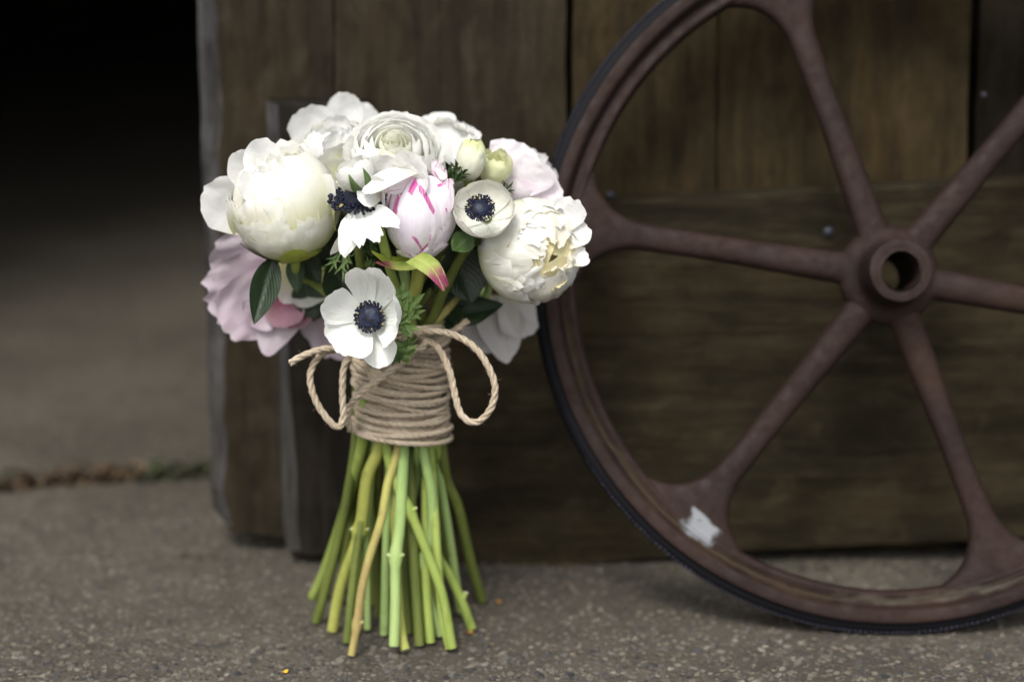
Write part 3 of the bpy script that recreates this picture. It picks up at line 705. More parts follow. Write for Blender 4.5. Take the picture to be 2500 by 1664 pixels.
def stem_points(i):
    pts, r, mat, dep, node = S[i]
    end = G(*pts[-1]); end.y += FLOAT.get(i, 0); y0 = YW0 + dep * .020
    if end.y > YW0 + .14: end.y = YW0 + .14
    out = []; n = len(pts)
    for k, (x, y) in enumerate(pts):
        t = (y - pts[0][1]) / (pts[-1][1] - pts[0][1]); out.append(P(x, y, y0 + (end.y - y0) * t))
    out[-1].z = max(.0025, out[-1].z) if i not in FLOAT else max(.0025, P(*pts[-1], end.y).z); return out
for k_, (x0_, x1_, y1_, d_) in enumerate(((895, 832, 1446, .3), (905, 868, 1502, .15), (925, 910, 1478, .55), (950, 938, 1556, .0), (985, 1004, 1502, .2), (1000, 1024, 1582, -.1), (1030, 1062, 1498, .4), (1060, 1124, 1500, .25), (1045, 1080, 1430, .75), (940, 952, 1440, .9), (890, 806, 1500, -.05))):
    S[31 + k_] = ([(x0_, 1080), (x0_ * .55 + x1_ * .45 + 5 * math.sin(k_ * 2.1), 1280), (x1_, y1_)], 10.5 + (k_ * 7 % 4), ('stem', 'stem_d', 'stem_y', 'stem_p')[k_ % 4], d_, None)
def stem_base(i): e = stem_points(i)[-1].copy(); e.z = 0; return e
def make_stem(i, root, top=None, top_dir=None, extra=None):
    """tube from the flower (top) down through the tied waist to the cut end on the concrete."""
    pts, r, mat, dep, node = S[i]; low = stem_points(i); r = r * K * 1.02
    zt = P(WX, 805, YW0).z; yq = YW0 + dep * .019; waist_top = V((low[0].x * .78 + .22 * P(WX, 1000, YW0).x, yq, zt - .018))
    up = []
    if top is not None:
        mid = top.lerp(waist_top, .55) + V((0, 0, -.01))
        up = [top] + ([top - V(top_dir).normalized() * .022] if top_dir else []) + (extra or [mid])
    path = catmull(up + [waist_top] + low, 7); path = resample(path, .006)
    if not node: rr = [r * (1 + .05 * nz(k * .3, i * 3.1)) for k in range(len(path))]
    else:
        nd = low[node]; rr = []
        for p in path:
            d = (p - nd).length; rr.append(r * (1 + .45 * math.exp(-(d / .0035) ** 2) - (.10 if p.z < nd.z else 0)))
        path = resample(path, .0025) if False else path
    mb = tube(MB(), path, rr, 10, 0, 1); o = mb.build('stem', [M[mat], M['cut']], root); OFF[o.name] = OFF[root.name]
    if node:                                        # cut side shoots at the joint
        nd = low[node]; r_ = random.Random(i)
        for sx in ((-1, 1) if i != 3 else (1,)):
            mb = tube(MB(), [nd + V((sx * r * .5, -.001, 0)), nd + V((sx * r * 1.1, -.002, .0016)), nd + V((sx * r * 1.3, -.0022, .0026))], [r * .55, r * .45, r * .3], 7, 0, 1)
            q_ = mb.build('side_shoot', [M[mat], M['cut']], o)
    if i == 13:
        nd = P(1128, 1462, path[-8].y); mb = tube(MB(), [nd, nd + V((.002, 0, .002)), nd + V((.0028, 0, .005))], [.002, .0016, .0018], 7, 0, 1); mb.build('side_shoot', [M[mat], M['cut']], o)
    return o

# ------------------------------------------------------------------ flowers
def new_flower(name, label, cat, si, group):
    r = thing(name, label, cat, stem_base(si), group); return r
CAMV = lambda p: (CAM - p).normalized()
def rosette(h, R, n, mat, root, seed, spread=.8, rin=.12, zt=.95, width=.42, az0=0, azr=360, ruf=.10, deep=-.35, mats=None, lean=1.0):
    """crowd of ruffled inner petals rising inside a peony."""
    g = random.Random(seed)
    for i in range(n):
        f = math.sqrt((i + .5) / n); q = (rin + (spread - rin) * f) * R; az = az0 + (g.random() - .5) * azr if azr < 360 else i * 137.5 + g.uniform(-15, 15)
        top_ = R * zt * math.sqrt(max(.05, 1 - (q / R) ** 2)) * g.uniform(.86, 1.05)
        pr = [(q * .25, R * deep), (q * .8, R * deep * .2 + top_ * .15), (q * 1.04, top_ * .7), (q * (.96 + .25 * lean * g.uniform(-.5, .6)), top_)]
        mb = MB(); wrap(mb, h, az, pr, R * width * g.uniform(.75, 1.2), R * g.uniform(.5, 1.1), base=.5, um=.6, pt=.22, q=2.2, ruf=R * ruf * g.uniform(.6, 1.2), edge=R * .018, notch=.07, seed=seed + i * 3.7, nu=13, nv=13, lobes=3.6, twist=g.uniform(-.3, .3))
        o = mb.build('inner_petal', M[(mats or [mat])[i % len(mats or [1])]], root); OFF[o.name] = OFF[root.name]

def dome(h, R, n, parent, mats, seed, a_lo=100, a_hi=165, half=(18, 34), sector=None, ruf=.07, lay0=1.0, slope=.14, zs=1.0, name='inner_petal'):
    """ruffled petals folded over the opening of a half open peony, outer ones lapping over inner ones."""
    g = random.Random(seed)
    for i in range(n):
        f = (i + .5) / n; a1 = a_hi - (a_hi - a_lo) * f ** .8; az = i * 137.5 + g.uniform(-18, 18)
        if sector: az = sector[0] + (((i * .618034) % 1) - .5) * sector[1]
        guard(name, h, R, az, g.uniform(*half), 35, a1 + g.uniform(-6, 6), mats[i % len(mats)], parent, lay0 - slope * (a1 - a_lo) / (a_hi - a_lo) + g.uniform(-.02, .02), g.uniform(-.03, .07), zs, seed + i * 3.1, ruf=R * ruf * g.uniform(.6, 1.3), edge=R * .022, notch=.11, pt=.2, base=.6)

GP = 'white peonies of the bouquet'; GA = 'white anemones of the bouquet'; GR = 'ranunculus of the bouquet'; GK = 'pink tinged peonies of the bouquet'

# 1 large cream-white peony, left front
f1 = new_flower('peony', 'large creamy white half open peony at the left front with green sepal below', 'peony', 13, GP)
c = P(695, 497, 1.268); h = Head(c, (-.16, -.16, .97)); R = 136 * K * 1.01
for (az, half, a0, a1, lay, lift, sd) in ((0, 70, 30, 150, .80, .0, 11), (120, 70, 30, 152, .79, .0, 12), (-120, 70, 30, 150, .78, .0, 13)):
    guard('inner_petal', h, R, az, half, a0, a1, 'peony_in', f1, lay, lift, 1.04, sd, ruf=R * .06)
for (az, half, a0, a1, lay, lift, sd) in ((175, 62, 12, 142, .93, .0, 1), (-125, 60, 12, 120, .95, .04, 2), (110, 62, 12, 148, .97, .0, 3), (-74, 50, 10, 90, .98, .03, 4), (-10, 44, 10, 112, .955, .0, 9), (50, 50, 10, 152, 1.0, -.02, 5), (84, 40, 10, 118, 1.015, .01, 15), (-12, 44, 10, 92, 1.005, .015, 6), (-42, 34, 8, 72, 1.025, .0, 7), (22, 40, 8, 82, 1.025, .0, 8)):
    guard('petal', h, R, az, half, a0, a1, 'peony', f1, lay, lift, 1.04, sd, notch=.12 if lay > 1 else .07, pt=.16, ruf=R * .034)
dome(h, R, 26, f1, ['peony', 'peony_in', 'white'], 11, 104, 168, lay0=.99, zs=1.04)
rosette(h, R * 1.0, 10, 'peony_in', f1, 17, spread=.6, mats=['peony', 'white'], ruf=.07, width=.36, zt=1.03)
P_ = lambda x, y, yy: P(x, y, yy)
free('petal', P(625, 545, 1.280), P(502, 458, 1.272), (-.2, -1, .35), .040, 'white', f1, bend=.10, cup=1.1, seed=2.2, pt=.35, base=.55)
free('petal', P(640, 470, 1.270), P(575, 372, 1.262), (.2, -1, .2), .026, 'white', f1, bend=.08, cup=.9, seed=4.1, base=.5)
free('petal', P(655, 465, 1.262), P(632, 338, 1.264), (.35, -1, .1), .026, 'white', f1, bend=.06, cup=.8, seed=5.7, base=.5)
free('petal', P(700, 460, 1.270), P(712, 345, 1.276), (-.1, -1, .3), .036, 'peony', f1, bend=.08, cup=.9, seed=8.3, notch=.12)
free('petal', P(660, 500, 1.245), P(590, 425, 1.244), (.3, -.9, .3), .022, 'white', f1, bend=.10, cup=1.4, seed=9.9)
free('petal', P(815, 560, 1.262), P(806, 425, 1.250), (-.8, -.6, .1), .022, 'peony', f1, bend=-.10, cup=-.6, seed=12.4)
free('petal', P(575, 570, 1.262), P(562, 490, 1.252), (.6, -.8, .1), .012, 'peony', f1, bend=-.06, cup=.8, seed=3.3, notch=.15)
guard('sepal', h, R, -2, 17, 8, 56, 'sepal', f1, 1.055, .0, 1.04, 3.0, ruf=.0006, edge=.0002, pt=.45, base=.8)
guard('sepal', h, R, 34, 16, 8, 42, 'sepal', f1, 1.05, .0, 1.04, 5.0, ruf=.0006, edge=.0002, pt=.5, base=.8)
guard('sepal', h, R, -66, 17, 12, 66, 'sepal_dark', f1, 1.045, .05, 1.04, 4.0, ruf=.0006, edge=.0002, pt=.6, base=.8)
make_stem(13, f1, h.O - h.a * R * .95, (0, -.6, .8), [P(770, 690, 1.318), P(880, 780, 1.306)])
leaf(P(668, 628, 1.262), P(620, 792, 1.248), (.15, -1, .15), .021, 'leaf', f1, .75, .06, 1.0)
leaf(P(722, 622, 1.280), P(726, 716, 1.278), (-.3, -1, 0), .014, 'leaf_mid', f1, .5, .05, 2.0)
leaf(P(740, 618, 1.284), P(783, 692, 1.288), (.4, -1, .2), .016, 'leaf', f1, .3, .10, 3.0)

# 2 loose white peony at the back left top
f2 = new_flower('peony', 'loose white peony at the back left top with two upright petals', 'peony', 12, GP)
c = P(818, 356, 1.322); h = Head(c, (-.10, -.40, .90)); R = 88 * K * 1.05
for i, (az, a1) in enumerate(((0, 118), (60, 112), (-60, 108), (120, 84), (180, 74), (-120, 78))):
    guard('petal', h, R, az, 50, 12, a1, 'white', f2, 1 + .02 * (i % 3), .10, .9, 20 + i)
dome(h, R * .95, 18, f2, ['white', 'peony', 'white'], 29, 95, 160, (24, 40), zs=.85)
rosette(h, R * .9, 7, 'white', f2, 27, spread=.8, mats=['white'], ruf=.09, width=.5)
free('petal', P(785, 370, 1.335), P(745, 262, 1.330), (.2, -1, .15), .035, 'white', f2, bend=.12, cup=1.2, seed=1.3, pt=.22, base=.6)
free('petal', P(842, 340, 1.350), P(842, 224, 1.348), (0, -1, .15), .027, 'white', f2, bend=.08, cup=1.0, seed=6.3, pt=.35, base=.55)
free('petal', P(880, 330, 1.358), P(886, 250, 1.360), (-.1, -1, .2), .024, 'white', f2, bend=.08, cup=1.0, seed=7.7)
free('petal', P(840, 380, 1.300), P(790, 345, 1.290), (.2, -.9, .5), .024, 'white', f2, bend=.10, cup=.8, seed=9.1, notch=.12)
free('petal', P(850, 425, 1.290), P(790, 375, 1.282), (-.2, -.9, .3), .034, 'peony', f2, bend=.14, cup=1.1, seed=3.9, notch=.1)
free('petal', P(840, 470, 1.285), P(815, 385, 1.280), (-.4, -.9, .1), .030, 'peony', f2, bend=.10, cup=1.0, seed=5.9)
make_stem(12, f2, h.O - h.a * R * .9, h.a)

# 3 big ranunculus at the top centre
f3 = new_flower('ranunculus', 'large white ranunculus with tight rings of petals at the top centre', 'ranunculus', 10, GR)
c = P(961, 366, 1.270); h = Head(c, (.03, -.68, .73)); R = 104 * K
g = random.Random(4)
for ring, (f, nn) in enumerate(((1.0, 6), (.90, 6), (.80, 5), (.69, 5), (.57, 4), (.45, 4), (.33, 4), (.22, 3), (.12, 3))):
    for i in range(nn):
        az = i * 360 / nn + ring * 47 + g.uniform(-8, 8); q = R * (f - .055 * i / nn * (1 if f > .3 else .5)); zr = R * (.40 * math.sqrt(1 - (.85 * f) ** 2) - .25 * max(0, .32 - f)) * g.uniform(.96, 1.04)
        pr = [(q * .30, -R * .62), (q * .90, -R * .40), (q * 1.04, zr - R * .26), (q * 1.0, zr - R * .10), (q * (.84 if f < .85 else .94), zr)]
        mb = MB(); wrap(mb, h, az, pr, q * rad(min(80, 235 / nn)), max(q, R * .05) * 1.02, base=.5, um=.5, pt=.13, q=2.6, ruf=R * (.008 * f if f < .8 else .03), edge=R * (.003 * f if f < .8 else .012), notch=.03, seed=ring * 9 + i * 2.3, nu=13, nv=15, twist=.055)
        o = mb.build('petal', M['ranun'] if f > .5 else M['ranun_in'], f3); OFF[o.name] = OFF[f3.name]
for az, sd in ((180, 1), (125, 2), (-125, 3), (75, 4), (-80, 5), (-155, 6), (152, 7)):
    guard('petal', h, R, az, 40, 25, 84 + 4 * (sd % 3), 'ranun', f3, 1.06, .16, .72, sd * 4.7, ruf=R * .05, edge=R * .02, notch=.06, pt=.2, base=.5)
free('petal', P(985, 462, 1.246), P(1030, 392, 1.236), (-.15, -.8, .55), .036, 'ranun', f3, bend=.10, cup=1.0, seed=2.9, base=.6)
free('petal', P(930, 462, 1.246), P(905, 385, 1.240), (.3, -.8, .5), .030, 'ranun', f3, bend=.06, cup=.9, seed=8.9, base=.6)
free('petal', P(965, 470, 1.244), P(962, 404, 1.232), (0, -.9, .4), .042, 'ranun', f3, bend=.06, cup=.7, seed=1.9, base=.65)
make_stem(10, f3, h.O - h.a * R * .75, h.a)

# 4 full white peony behind, right of the ranunculus
f4 = new_flower('peony', 'full white peony behind the right side of the big ranunculus', 'peony', 1, GP)
c = P(1085, 378, 1.330); h = Head(c, (.1, -.5, .86)); R = 98 * K * 1.06
for i, az in enumerate((0, 52, -55, 105, -110, 160, -160, 20, -80, 130)):
    guard('petal', h, R * (1 - .025 * i), az, 52, 12, 128 + 2 * i, 'white', f4, 1, .0, .97, 40 + i, ruf=R * .05, edge=R * .015)
dome(h, R * .97, 14, f4, ['white', 'peony', 'white'], 47, 110, 165, (26, 42))
free('petal', P(1075, 350, 1.335), P(1045, 280, 1.345), (0, -.8, .6), .034, 'white', f4, bend=.1, cup=.9, seed=1.1)
free('petal', P(1110, 360, 1.330), P(1128, 302, 1.338), (-.1, -.8, .6), .034, 'white', f4, bend=.12, cup=.9, seed=3.1)
make_stem(1, f4, h.O - h.a * R * .95, h.a)

# 5 small ranunculus bud with green striped sepals
f5 = new_flower('ranunculus', 'small white ranunculus bud with two green sepals, beside the left peony', 'ranunculus', 11, GR)
c = P(868, 420, 1.232); h = Head(c, (-.35, -.25, .9)); R = 48 * K
for i, (az, lay) in enumerate(((0, 1.0), (75, .98), (-75, .99), (150, .97), (-150, .96), (30, .9), (-40, .88), (100, .86))):
    guard('petal', h, R, az, 60, 12, 118 if i < 5 else 135, 'ranun', f5, lay, .06, 1.02, 50 + i, ruf=R * .05)
for az, sd in ((-20, 1.0), (24, 2.0)):
    guard('sepal', h, R, az, 17, 30, 112, 'frill', f5, 1.07, .0, 1.02, sd, base=.6, pt=.75, q=1.2, ruf=.0004, edge=.0001)
free('petal', P(930, 470, 1.235), P(902, 428, 1.224), (-.4, -.9, .1), .020, 'ranun', f5, bend=-.12, cup=-.9, seed=6.6)
free('petal', P(930, 478, 1.234), P(872, 462, 1.224), (.1, -.9, .4), .020, 'white', f5, bend=-.10, cup=-.7, seed=7.6)
free('petal', P(850, 470, 1.246), P(838, 398, 1.242), (.5, -.8, .1), .014, 'ranun', f5, bend=.06, cup=1.0, seed=9.6)
make_stem(11, f5, h.O - h.a * R, h.a)

# anemone builder -----------------------------------------------------
def anemone_centre(root, O, a, r, flat=.8, ring=1.55, nst=110, seed=0, tilt_h=0.35, lump=True, asz=.085):
    h = Head(O, a); mb = MB(); vs = []; fs = []; uv = []; n, m = 26, 12
    for i in range(m):
        f = math.pi / 2 * i / (m - 1)
        for k in range(n):
            t = 6.28318 * k / n; d = h.e1 * math.cos(t) * math.cos(f) + h.e2 * math.sin(t) * math.cos(f) + h.a * math.sin(f) * flat
            lm = 1 + (.16 * nz(d.x * 2.4 + seed, d.y * 2.4, d.z * 2.4) if lump else 0) + .05 * nz(d.x * 14, d.y * 14, d.z * 14)
            vs.append(O + d * r * lm)
    for i in range(m - 1):
        for k in range(n): fs.append((i * n + k, i * n + (k + 1) % n, (i + 1) * n + (k + 1) % n, (i + 1) * n + k))
    mb.add(vs, fs); p = mb.build('pistil', M['dark'], root); OFF[p.name] = OFF[root.name]
    g = random.Random(seed + 5); mf = MB(); ma = MB(); mp = MB()
    for i in range(nst):
        t = 6.28318 * (i / nst * 3.0) + g.uniform(-.05, .05); rr = r * (1.0 + (ring - 1.0) * (i % 3 + g.uniform(-.2, .35)) / 2.2); hh = r * tilt_h * g.uniform(.45, 1.15) * (1.25 - .2 * (i % 3))
        d = h.e1 * math.cos(t) + h.e2 * math.sin(t)
        b = O + d * r * .75; e = O + d * rr + h.a * hh
        tube(mf, [b, b.lerp(e, .5) + h.a * r * .10, e], r * .028, 4, caps=False)
        s_ = r * asz * g.uniform(.8, 1.2); ta = d.cross(h.a); vs = []
        dd = (d + h.a * g.uniform(-.4, .6)).normalized(); q1 = ta; q2 = dd.cross(ta)
        for x, w_ in ((-1.3, .5), (-.4, 1), (.5, .95), (1.3, .4)):
            for k in range(6): vs.append(e + dd * s_ * x + (q1 * math.cos(k * 1.0472) + q2 * math.sin(k * 1.0472)) * s_ * w_)
        fs = [(j * 6 + k, j * 6 + (k + 1) % 6, j * 6 + 6 + (k + 1) % 6, j * 6 + 6 + k) for j in range(3) for k in range(6)] + [(5, 4, 3, 2, 1, 0), (18, 19, 20, 21, 22, 23)]
        (ma if g.random() > .06 else mp).add(vs, fs)
    st = tag(mf.build('filaments', M['filament'], root), kind='stuff'); OFF[st.name] = OFF[root.name]
    tag(ma.build('anthers', M['anther'], root), kind='stuff')
    if mp.v: tag(mp.build('pollen_grains', M['pollen'], root), kind='stuff')

# 6 drooping anemone half hidden between the left peony and the striped bud
f6 = new_flower('anemone', 'half hidden white anemone with drooping forked petals between two big buds', 'anemone', 6, GA)
O = P(872, 492, 1.243); a = V((.02, -.36, .90)).normalized()
anemone_centre(f6, O, a, 36 * K, 1.15, 1.85, 150, 3, .30, asz=.12)
down = (0, -.75, .65)
free('petal', P(868, 512, 1.236), P(838, 628, 1.224), (.15, -1, .15), .018, 'anem', f6, bend=-.08, cup=-.6, seed=1.5, base=.25, um=.6, pt=.65, q=1.8, notch=.06, lobes=2.2)
free('petal', P(876, 512, 1.235), P(878, 604, 1.221), (0, -1, .2), .016, 'anem', f6, bend=-.08, cup=-.5, seed=2.2, base=.25, um=.6, pt=.6, q=1.8, notch=.12, lobes=2.4)
free('petal', P(880, 510, 1.235), P(925, 590, 1.220), (-.1, -1, .3), .014, 'anem', f6, bend=-.10, cup=-.5, seed=2.7, base=.25, um=.75, pt=.5, notch=.16, lobes=2.6)
free('petal', P(886, 506, 1.236), P(976, 552, 1.220), (-.1, -1, .5), .016, 'anem', f6, bend=-.08, cup=-.5, seed=3.5, base=.25, um=.7, pt=.55, q=1.7, notch=.10, lobes=2.2)
free('petal', P(858, 514, 1.240), P(808, 622, 1.236), (.9, -.5, .2), .015, 'anem2', f6, bend=-.10, cup=.6, seed=4.5, base=.3, um=.8, pt=.6)
free('petal', P(895, 500, 1.256), P(955, 480, 1.262), (-.2, -1, .2), .030, 'anem2', f6, bend=.10, cup=.8, seed=5.5)
free('petal', P(865, 490, 1.262), P(845, 430, 1.266), (.1, -1, .1), .030, 'anem2', f6, bend=.10, cup=.8, seed=6.5)
make_stem(6, f6, O - a * .012, a)
frill(P(885, 565, 1.262), P(922, 622, 1.252), (-.2, -.9, .5), f6, 'frill_d', seed=1.0, wide=.36)
frill(P(900, 570, 1.262), P(860, 622, 1.256), (.2, -.9, .4), f6, 'frill_d', seed=2.0, wide=.34)
frill(P(838, 602, 1.266), P(822, 690, 1.256), (0, -1, .2), f6, 'frill', seed=3.0, wide=.17, lobes=((-34, .7), (-14, .9), (6, 1.0), (24, .8), (40, .55)), curl=.3)

# 7 pink streaked peony bud at the centre
f7 = new_flower('peony', 'tight white and blush peony bud streaked with magenta at the centre', 'peony', 2, GK)
c = P(1025, 520, 1.252); h = Head(c, (.06, -.20, .97)); R = 90 * K
for (az, half, a0, a1, lay, lift, mt, sd) in ((180, 65, 10, 168, .94, 0, 'bud_c', 1), (-100, 62, 10, 160, .96, 0, 'bud_b', 2), (110, 62, 10, 158, .97, .0, 'bud_c', 3), (-48, 50, 10, 158, .985, 0, 'bud_b', 4), (62, 44, 10, 140, 1.0, .0, 'bud_c', 5), (14, 52, 10, 162, 1.012, 0, 'bud_a', 6), (40, 26, 8, 66, 1.03, 0, 'bud_c', 7), (-12, 30, 8, 50, 1.03, .02, 'bud_a', 8)):
    guard('petal', h, R, az, half, a0, a1, mt, f7, lay, lift, 1.30, sd, ruf=R * .075, edge=R * .012, pt=.3)
free('petal', P(1014, 414, 1.236), P(888, 470, 1.220), (-.35, -.75, .55), .0135, 'white', f7, bend=-.10, cup=-.9, seed=1.2, base=.55, pt=.3)
free('petal', P(1008, 440, 1.238), P(940, 455, 1.226), (-.3, -.9, -.3), .013, 'bud_c', f7, bend=-.10, cup=-.8, seed=2.2, base=.7, pt=.3)
free('petal', P(945, 560, 1.250), P(938, 448, 1.226), (-.8, -.5, .2), .012, 'bud_c', f7, bend=-.05, cup=-.6, seed=4.2, base=.6)
free('petal', P(1060, 430, 1.250), P(1082, 402, 1.246), (-.2, -.9, .4), .016, 'bud_c', f7, bend=.12, cup=.8, seed=6.2, notch=.14)
free('petal', P(1092, 520, 1.244), P(1104, 440, 1.236), (-.8, -.5, .2), .018, 'bud_c', f7, bend=.05, cup=1.2, seed=7.2, notch=.1)
free('sepal', P(1020, 642, 1.258), P(908, 612, 1.232), (.1, -.45, .9), .017, 'sepal', f7, bend=.16, cup=1.2, seed=1.7, base=.8, ruf=.001, pt=.6)
free('sepal', P(1010, 650, 1.244), P(918, 640, 1.232), (.05, -.3, .95), .014, 'sepal_pink', f7, bend=.10, cup=1.0, seed=2.7, base=.8, ruf=.001, pt=.7)
sp1 = free('sepal', P(1010, 628, 1.232), P(1086, 712, 1.220), (.45, -.75, .5), .019, 'sepal_pink', f7, bend=-.22, cup=-.8, seed=3.7, base=.75, ruf=.001, pt=.8, q=1.4)
sp1['label'] = 'lime sepal curling down to a magenta tip'
free('sepal', P(1055, 640, 1.248), P(1092, 700, 1.244), (-.3, -.9, .3), .010, 'sepal_pink', f7, bend=-.10, cup=-.8, seed=5.7, base=.75, ruf=.001, pt=.8)
make_stem(2, f7, h.O - h.a * R * 1.22, h.a)

# 8 small cupped anemone right of the bud
f8 = new_flower('anemone', 'small cupped ivory anemone showing its dark centre, right of the striped bud', 'anemone', 4, GA)
c = P(1180, 505, 1.236); a = V((-.10, -.80, .52)).normalized(); h = Head(c, a); R = 75 * K
for (az, f_, a1, W_, sd, inw) in ((180, .96, 96, 60, 1, 0), (120, .98, 92, 56, 2, .0), (-125, .97, 94, 54, 3, .02), (62, 1.0, 82, 52, 4, .04), (-66, 1.02, 112, 52, 5, -.03), (5, 1.03, 88, 60, 6, -.02), (150, .92, 90, 45, 7, 0)):
    guard('petal', h, R, az, W_, 6, a1, 'anem2', f8, f_, inw, .92, sd + 60, ruf=R * .03, edge=R * .012, pt=.32, base=.3, um=.7, notch=.03)
anemone_centre(f8, P(1172, 510, 1.226) , (a + V((.12, 0, .05))).normalized(), 23 * K, .7, 1.5, 150, 9, .35, False, .11)
tp = h.O - h.a * R * .72
make_stem(4, f8, tp, h.a, [P(1140, 605, 1.272), P(1085, 705, 1.280), P(1035, 800, 1.287)])
for (x0, y0, x1, y1, sd, mt) in ((1165, 555, 1088, 540, 1, 'frill'), (1160, 560, 1105, 588, 2, 'frill'), (1175, 565, 1206, 592, 3, 'frill'), (1200, 555, 1248, 575, 4, 'frill'), (1215, 540, 1258, 522, 5, 'frill'), (1140, 480, 1098, 508, 6, 'frill_d')):
    frill(P(x0, y0, 1.276), P(x1, y1, 1.262 if sd > 3 else 1.246), (.1, -.8, .6), f8, mt, seed=sd * 1.3, wide=.5)
leaf(P(1150, 572, 1.250), P(1104, 612, 1.240), (-.2, -1, .25), .016, 'frill_d', f8, .25, .12, 4.0)

# 9 two greenish ranunculus buds
f9 = new_flower('ranunculus', 'closed pale green ranunculus bud, left one of the two behind the small anemone', 'ranunculus', 20, GR)
c = P(1151, 388, 1.272); h = Head(c, (.15, -.15, .97)); R = 37 * K
for i, (az, lay) in enumerate(((0, 1.02), (70, 1.0), (-70, 1.0), (140, .98), (-140, .98), (20, .9), (-100, .9), (180, .9))):
    guard('petal', h, R, az, 62, 10, 160, 'cream_bud', f9, lay, 0, 1.46, 70 + i, ruf=R * .09, edge=R * .03, notch=.09)
make_stem(20, f9, h.O - h.a * R * 1.5, h.a)
f10 = new_flower('ranunculus', 'yellow green ranunculus bud, right one of the two beside the blush peony', 'ranunculus', 19, GR)
c = P(1208, 402, 1.292); h = Head(c, (.1, -.35, .93)); R = 48 * K
for i in range(18):
    f = 1 - .05 * i; guard('petal', h, R * f, i * 77, 46, 14, 128, 'greenbud', f10, 1, -.02, 1.1, 80 + i, ruf=R * .06, edge=R * .02, notch=.08)
make_stem(19, f10, h.O - h.a * R, h.a)
for (x0, y0, x1, y1, yy, sd) in ((1105, 445, 1088, 375, 1.268, 1), (1110, 445, 1122, 378, 1.262, 2), (1105, 450, 1078, 410, 1.268, 3), (1225, 470, 1252, 442, 1.272, 4)):
    frill(P(x0, y0, yy), P(x1, y1, yy - .006), (0, -.9, .4), f9 if sd < 4 else f10, 'frill_d', seed=sd * 2.1, wide=.20, curl=.45)

# 10 blush peony at the right back
f11 = new_flower('peony', 'pale blush peony at the right back against the wheel rim', 'peony', 3, GK)
c = P(1282, 435, 1.318); h = Head(c, (.35, -.40, .85)); R = 84 * K * 1.03
for i, (az, a1) in enumerate(((0, 112), (60, 110), (-60, 116), (120, 108), (-120, 112), (180, 108))):
    guard('petal', h, R, az, 52, 12, a1, 'palepink', f11, 1 - .012 * i, .06, 1.0, 90 + i, notch=.09)
rosette(h, R * .95, 20, 'palepink', f11, 97, spread=.85, mats=['palepink', 'white'], ruf=.13)
free('petal', P(1235, 430, 1.300), P(1262, 345, 1.304), (.1, -1, .2), .032, 'palepink', f11, bend=.08, cup=-.6, seed=1.4, pt=.2)
free('petal', P(1275, 470, 1.298), P(1305, 385, 1.292), (-.1, -1, .2), .036, 'palepink', f11, bend=.06, cup=-.5, seed=3.4)
free('petal', P(1300, 480, 1.300), P(1366, 450, 1.298), (.1, -1, .3), .034, 'palepink', f11, bend=.06, cup=-.4, seed=5.4)
make_stem(3, f11, h.O - h.a * R * .95, h.a)

# 11 large open white peony, right front
f12 = new_flower('peony', 'large white peony at the right front, open to a yellow ruffled heart', 'peony', 5, GP)
c = P(1297, 612, 1.272); h = Head(c, (.42, -.84, .02)); R = 132 * K * 1.01
for (dx, dz, half, a1, lay, sd) in ((-1, .2, 80, 179, .86, 21), (.4, -1, 80, 178, .85, 22), (.4, 1, 80, 178, .84, 23)):
    guard('inner_petal', h, R, h.az(dx, dz), half, 30, a1, 'yellow_in', f12, lay, 0, 1, sd, ruf=R * .05)
for (dx, dz, half, a1, lay, lift, sd) in ((1, .1, 52, 104, .97, .04, 1), (.8, -.7, 50, 104, .98, .02, 2), (.7, .8, 50, 112, .98, .03, 3), (0, 1, 52, 126, .99, .0, 4), (-.8, .8, 52, 130, 1.0, .0, 5), (-.2, -1, 54, 112, 1.0, .0, 6), (-1, .15, 54, 134, 1.015, -.02, 8), (-.9, -.6, 52, 126, 1.01, .0, 7)):
    guard('petal', h, R, h.az(dx, dz), half, 14, a1, 'peony', f12, lay, lift, 1.0, sd + 30, notch=.07, pt=.16, ruf=R * .025)
dome(h, R, 24, f12, ['peony', 'white', 'peony_in', 'white'], 31, 118, 172, (20, 36), ruf=.065, lay0=1.0, slope=.09)
rosette(h, R * .99, 20, 'white', f12, 33, spread=.62, mats=['white', 'peony_in', 'yellow_in'], ruf=.07, width=.30, zt=1.0, deep=.3)
free('petal', P(1375, 560, 1.262), P(1397, 484, 1.262), (-.3, -.9, .2), .026, 'white', f12, bend=.1, cup=.9, seed=1.6, notch=.1)
free('petal', P(1380, 600, 1.258), P(1422, 540, 1.262), (-.4, -.8, .2), .026, 'white', f12, bend=.1, cup=1.0, seed=2.6, notch=.1)
free('petal', P(1385, 640, 1.256), P(1422, 602, 1.258), (-.4, -.8, .2), .024, 'white', f12, bend=.1, cup=1.0, seed=3.6, notch=.12)
make_stem(5, f12, h.O - h.a * R * .98, h.a, [P(1180, 740, 1.31), P(1060, 800, 1.305)])
leaf(P(1120, 600, 1.296), P(1150, 742, 1.290), (.2, -1, .2), .036, 'leaf', f12, .25, .08, 6.0)
leaf(P(1100, 640, 1.300), P(1085, 742, 1.296), (-.2, -1, .2), .024, 'leaf', f12, .25, .08, 7.0)
leaf(P(1080, 770, 1.304), P(1230, 742, 1.300), (0, -.8, .6), .022, 'leaf', f12, .3, .10, 8.0)
leaf(P(1045, 800, 1.305), P(1135, 745, 1.300), (0, -.8, .5), .020, 'leaf', f12, .3, .10, 9.0)

